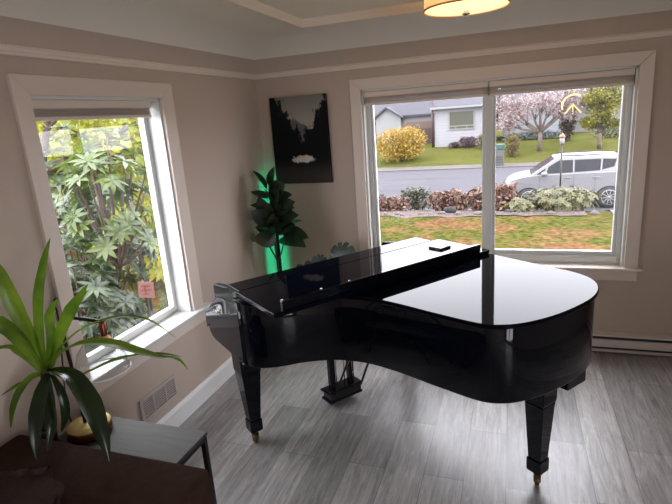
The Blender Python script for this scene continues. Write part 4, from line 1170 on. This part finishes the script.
gr = thing('grey_house', 'far pale house half hidden behind the yellow green tree', 'house', (9, 43, -.7))
B(5.9, 14, 41, 48, -.75, 1.5).build('wall', M['siding_grey'], gr)
MB().prism([(40.6, 1.45), (40.6, 1.6), (44.5, 3.6), (48.4, 1.6), (48.4, 1.45)], lambda y, z: (5.7, y, z), lambda y, z: (14.3, y, z)).build('roof', M['shingle'], gr)

tag(MB().cloud((5.25, 33, .9), (.55, .5, 1.7), 2600, .17, 301, .3).build('columnar_tree', M['brownleaf']), 'narrow brown leaved tree between the blossom tree and yellow green tree', 'tree')

def tree(name, label, base, trunk_h, tr, crown, n, size, m, seed, bark='bark', lean=0, low=0):
    o = thing(name, label, 'tree', base)
    rnd = random.Random(seed); t = MB(); f = MB()
    bx, by, bz = base
    top = (bx + lean, by, bz + trunk_h)
    t.tube([base, (bx + lean * .4, by, bz + trunk_h * .5), top], [tr * 1.25, tr, tr * .9], 10)
    for cxx, cy_, cz, rx, ry, rz in crown:
        c_ = (bx + cxx, by + cy_, bz + cz)
        mid = tuple(top[i] * .5 + c_[i] * .5 + (rnd.uniform(-.1, .1) if i < 2 else -.05) for i in range(3))
        t.tube([top, mid, c_], [tr * .7, tr * .45, tr * .2], 7)
        for _ in range(3):
            e = (c_[0] + rnd.uniform(-.8, .8) * rx, c_[1] + rnd.uniform(-.8, .8) * ry, c_[2] + rnd.uniform(-.2, .8) * rz)
            t.tube([mid, e], [tr * .3, tr * .08], 5)
        f.cloud(c_, (rx, ry, rz), int(n / len(crown)), size, rnd.randrange(9999), .15)
    t.build('trunk', M[bark], o); f.build('crown', m, o)
    return o
tree('magnolia_tree', 'spreading tree of pink blossom on the lawn before the blue house', (3.48, 30.2, -1.10), 1.15, .13,
     [(-2.0, 0, 1.75, .6, .6, .5), (-1.5, 0, 2.1, .95, .9, .75), (-.6, .3, 2.7, 1.1, 1, .8), (.7, .1, 2.75, 1.1, 1, .8), (1.4, -.1, 2.35, .85, .9, .7), (.1, -.3, 3.4, 1.3, 1, .9), (-1.9, .1, 2.9, .9, .8, .8), (1.9, 0, 3.1, .9, .8, .8)], 5000, .14, M['magnolia'], 51)
tree('yellow_green_tree', 'layered yellow green tree at the right edge of the picture window view', (6.75, 30, -1.06), .9, .11,
     [(-.55, 0, 1.5, .65, .6, .45), (.5, .1, 1.45, .65, .6, .42), (0, 0, 2.2, .95, .7, .5), (.55, 0, 2.8, .8, .7, .5), (-.5, 0, 2.9, .75, .7, .5), (.1, 0, 3.5, 1.0, .8, .6)], 4200, .17, M['yellowgreen'], 52)
shrub('forsythia_bush', 'large round golden yellow blossoming bush on the far lawn', (-4.88, 29, -1.25), (1.75, 1.3, 1.22), 5200, .15, M['forsythia'], 41, 14, lobes=9)
shrub('golden_conifer', 'small golden conifer shrub beside the grey roadside cabinet', (1.88, 29, -1.25), (.48, .45, .85), 1300, .12, M['conifer'], 42)
shrub('golden_shrub', 'small yellow shrub at the right corner of the white house', (.05, 31.5, -.9), (.42, .4, .55), 800, .12, M['conifer'], 43)
shrub('maroon_bush', 'dark maroon bush under the white house window, the wider one', (-.95, 32.2, -.82), (.62, .4, .42), 900, .12, M['maroon'], 44)
shrub('maroon_bush', 'low maroon bush left of the wider one under the house window', (-1.95, 32.4, -.8), (.45, .3, .22), 500, .10, M['maroon'], 45)
tag(MB().cloud((3.4, 35.2, -.45), (2.6, .35, .38), 1500, .13, 61, .2).build('foundation_hedge', M['hedge']), 'low green hedge along the foot of the blue house', 'hedge')
tag(MB().cloud((8.6, 33.5, -.35), (2.0, .6, .6), 1400, .14, 62, .2).build('far_hedge', M['hedge']), 'green hedge behind the trunk of the yellow green tree', 'hedge')
for k, (x, rx, rz, lb) in enumerate([(-16, 5, 3.2, 'bare brownish tree mass left of the gabled house'), (2.5, 3, 3.2, 'brownish tree crown far behind the blue house'), (17, 6, 3.4, 'distant brownish trees right of the grey house')]):
    tag(MB().cloud((x, 56, 1.5), (rx, 2, rz), 3600, .55, 70 + k, .1).build('distant_trees', M['brownleaf']), lb, 'tree')

uc = thing('roadside_cabinet', 'grey roadside cabinet with a green top beside the street', 'utility box', (1.15, 26.5, -1.46))
B(.86, 1.45, 26.3, 26.75, -1.46, -.58).build('body', M['cabinet'], uc, bevel=.02)
B(.83, 1.48, 26.27, 26.78, -.58, -.28).build('green_top', M['green_top'], uc, bevel=.03)
for k in range(3): B(.92, 1.40, 26.285, 26.30, -1.30 + k * .14, -1.23 + k * .14).build('slot', M['dark_slot'], uc)

# ------------------------------------------------------------------ side garden outside the left window
ZG = -.60
def rhodo(label, c, r_, nw, seed, m, ln=.145, wd=.045, per=9, name='rhododendron'):
    return whorl_shrub(name, label, c, r_, nw, ln, wd, m, seed, per, 10)
rhodo('dark rhododendron shrub nearest the left window, long leaves in whorls', (-1.75, -.50, ZG), (.55, .5, .80), 85, 81, M['rhodo_dark'])
rhodo('rhododendron branch cluster at the upper left of the left window', (-1.55, -.15, .55), (.45, .45, .62), 50, 82, M['rhodo'])
rhodo('mid green rhododendron behind the nearest one, right part of the left window', (-1.25, .85, ZG), (.7, .6, 1.0), 95, 83, M['rhodo'])
rhodo('taller rhododendron in the middle distance of the left window', (-2.5, .35, ZG), (.85, .85, 1.25), 120, 84, M['rhodo_dark'])
rhodo('pale green shrub beyond the yard sign outside the left window', (-3.6, 2.9, ZG), (1.0, 1.0, .7), 130, 85, M['limeleaf'], .2, .08)
tree('garden_tree', 'dark trunked tree with lime yellow leaves outside the left window', (-3.3, .75, ZG), 2.0, .085,
     [(-.6, .5, 2.5, 1.0, 1.0, .7), (.5, .9, 2.4, .9, .9, .7), (-.2, 1.6, 1.9, 1.0, 1.0, .6), (-1.2, 1.6, 2.2, .9, .9, .8), (.2, .1, 3.0, 1.0, 1.0, .6)], 2600, .16, M['limeleaf'], 91)
tree('slender_tree', 'slender thin trunked yellow green tree farther out, right side of left window', (-2.6, 1.35, ZG), 2.2, .035,
     [(-.4, .6, 2.5, .6, .6, .5), (.2, .9, 2.0, .55, .5, .5), (-.3, 1.2, 1.5, .6, .6, .5)], 900, .14, M['limeleaf'], 92)
tree('backdrop_tree', 'broad yellow green tree filling the background of the left window', (-6.8, 5.2, ZG), 1.6, .18,
     [(-1.4, -.6, 2.4, 1.7, 1.7, 1.3), (1.0, .4, 2.2, 1.6, 1.6, 1.3), (-.2, 1.2, 3.4, 1.8, 1.8, 1.2), (2.0, 1.8, 2.6, 1.5, 1.5, 1.4), (-2.6, -2.2, 2.3, 1.6, 1.6, 1.5), (.5, -.5, .9, 1.8, 1.6, .8)], 5200, .24, M['yellowgreen'], 93)

SX, SY = -1.0, -.46
ys = thing('yard_sign', 'small pink sign with red marks on a stake outside the left window', 'sign', (SX, SY, ZG))
rot = Matrix.Rotation(radians(38), 4, 'Z')
def sgn_pt(a, d, z): p = rot @ Vector((a, d, 0)); return (SX + p.x, SY + p.y, z)
MB().prism([(-.065, .405), (.062, .378), (.070, .520), (-.055, .545)], lambda a, z: sgn_pt(a, 0, z), lambda a, z: sgn_pt(a, .006, z)).build('panel', M['sign'], ys)
for (a0, a1, za, zb_) in ((-.035, .035, .494, .506), (-.045, .045, .458, .470), (-.03, .02, .424, .434), (-.012, .0, .42, .51)):
    MB().prism([(a0, za), (a1, za - .008), (a1, zb_ - .008), (a0, zb_)], lambda a, z: sgn_pt(a, -.0015, z), lambda a, z: sgn_pt(a, .0005, z)).build('red_mark', M['sign_red'], ys)
MB().tube([sgn_pt(0, .012, ZG), sgn_pt(0, .012, .45)], .006, 6).build('stake', M['black_metal'], ys)

# ------------------------------------------------------------------ sky and lights
SKY = 10.5
wd = bpy.data.worlds.new('overcast_sky'); S.world = wd; wd.use_nodes = True
N, L = wd.node_tree.nodes, wd.node_tree.links
bg = N['Background']
tc = N.new('ShaderNodeTexCoord'); sp = N.new('ShaderNodeSeparateXYZ'); L.new(tc.outputs['Generated'], sp.inputs['Vector'])
mr = N.new('ShaderNodeMapRange'); mr.inputs['From Min'].default_value = 0; mr.inputs['From Max'].default_value = 1
mr.inputs['To Min'].default_value = SKY * .92; mr.inputs['To Max'].default_value = SKY * 1.2
L.new(sp.outputs['Z'], mr.inputs['Value']); L.new(mr.outputs['Result'], bg.inputs['Strength'])
bg.inputs['Color'].default_value = (.93, .91, 1.0, 1)

def portal(name, loc, rot, sx, sy):
    l = bpy.data.lights.new(name, 'AREA'); l.shape = 'RECTANGLE'; l.size = sx; l.size_y = sy
    l.cycles.is_portal = True
    o = bpy.data.objects.new(name, l); COL.objects.link(o); o.location = loc; o.rotation_euler = rot
    return o
portal('daylight_portal', (-.17, (W1[0] + W1[1]) / 2, (W1[2] + W1[3]) / 2), (radians(90), 0, radians(-90)), W1[1] - W1[0], W1[3] - W1[2])
portal('daylight_portal', ((W2[0] + W2[1]) / 2, .17, (W2[2] + W2[3]) / 2), (radians(-90), 0, 0), W2[1] - W2[0], W2[3] - W2[2])

portal('daylight_portal', (W + .17, (W3[0] + W3[1]) / 2, (W3[2] + W3[3]) / 2), (radians(90), 0, radians(90)), W3[1] - W3[0], W3[3] - W3[2])  # over the unseen opening added for extra daylight

# ------------------------------------------------------------------ camera
r3 = Vector((.94447, .320946, -.070503)); u3 = Vector((-.018011, .264796, .964136)); f2 = Vector((-.328105, .909328, -.255872))
cd = bpy.data.cameras.new('camera'); cam = bpy.data.objects.new('camera', cd); COL.objects.link(cam)
cm = Matrix.Identity(4)
for i in range(3): cm[i][0], cm[i][1], cm[i][2] = r3[i], u3[i], -f2[i]
cm.translation = Vector((1.918275, -3.74107, 1.7515))
cam.matrix_world = cm
cd.sensor_fit = 'HORIZONTAL'; cd.sensor_width = 36; cd.lens = 503.377 * 36 / 672; cd.clip_start = .02; cd.clip_end = 300
S.camera = cam

S.view_settings.view_transform = 'Standard'; S.view_settings.look = 'None'
S.view_settings.exposure = 0.0; S.view_settings.gamma = 1.0; S.view_settings.use_curve_mapping = False
S.cycles.max_bounces = 12; S.cycles.diffuse_bounces = 6; S.cycles.transparent_max_bounces = 16
S.cycles.use_denoising = True
S.cycles.sample_clamp_indirect = 8
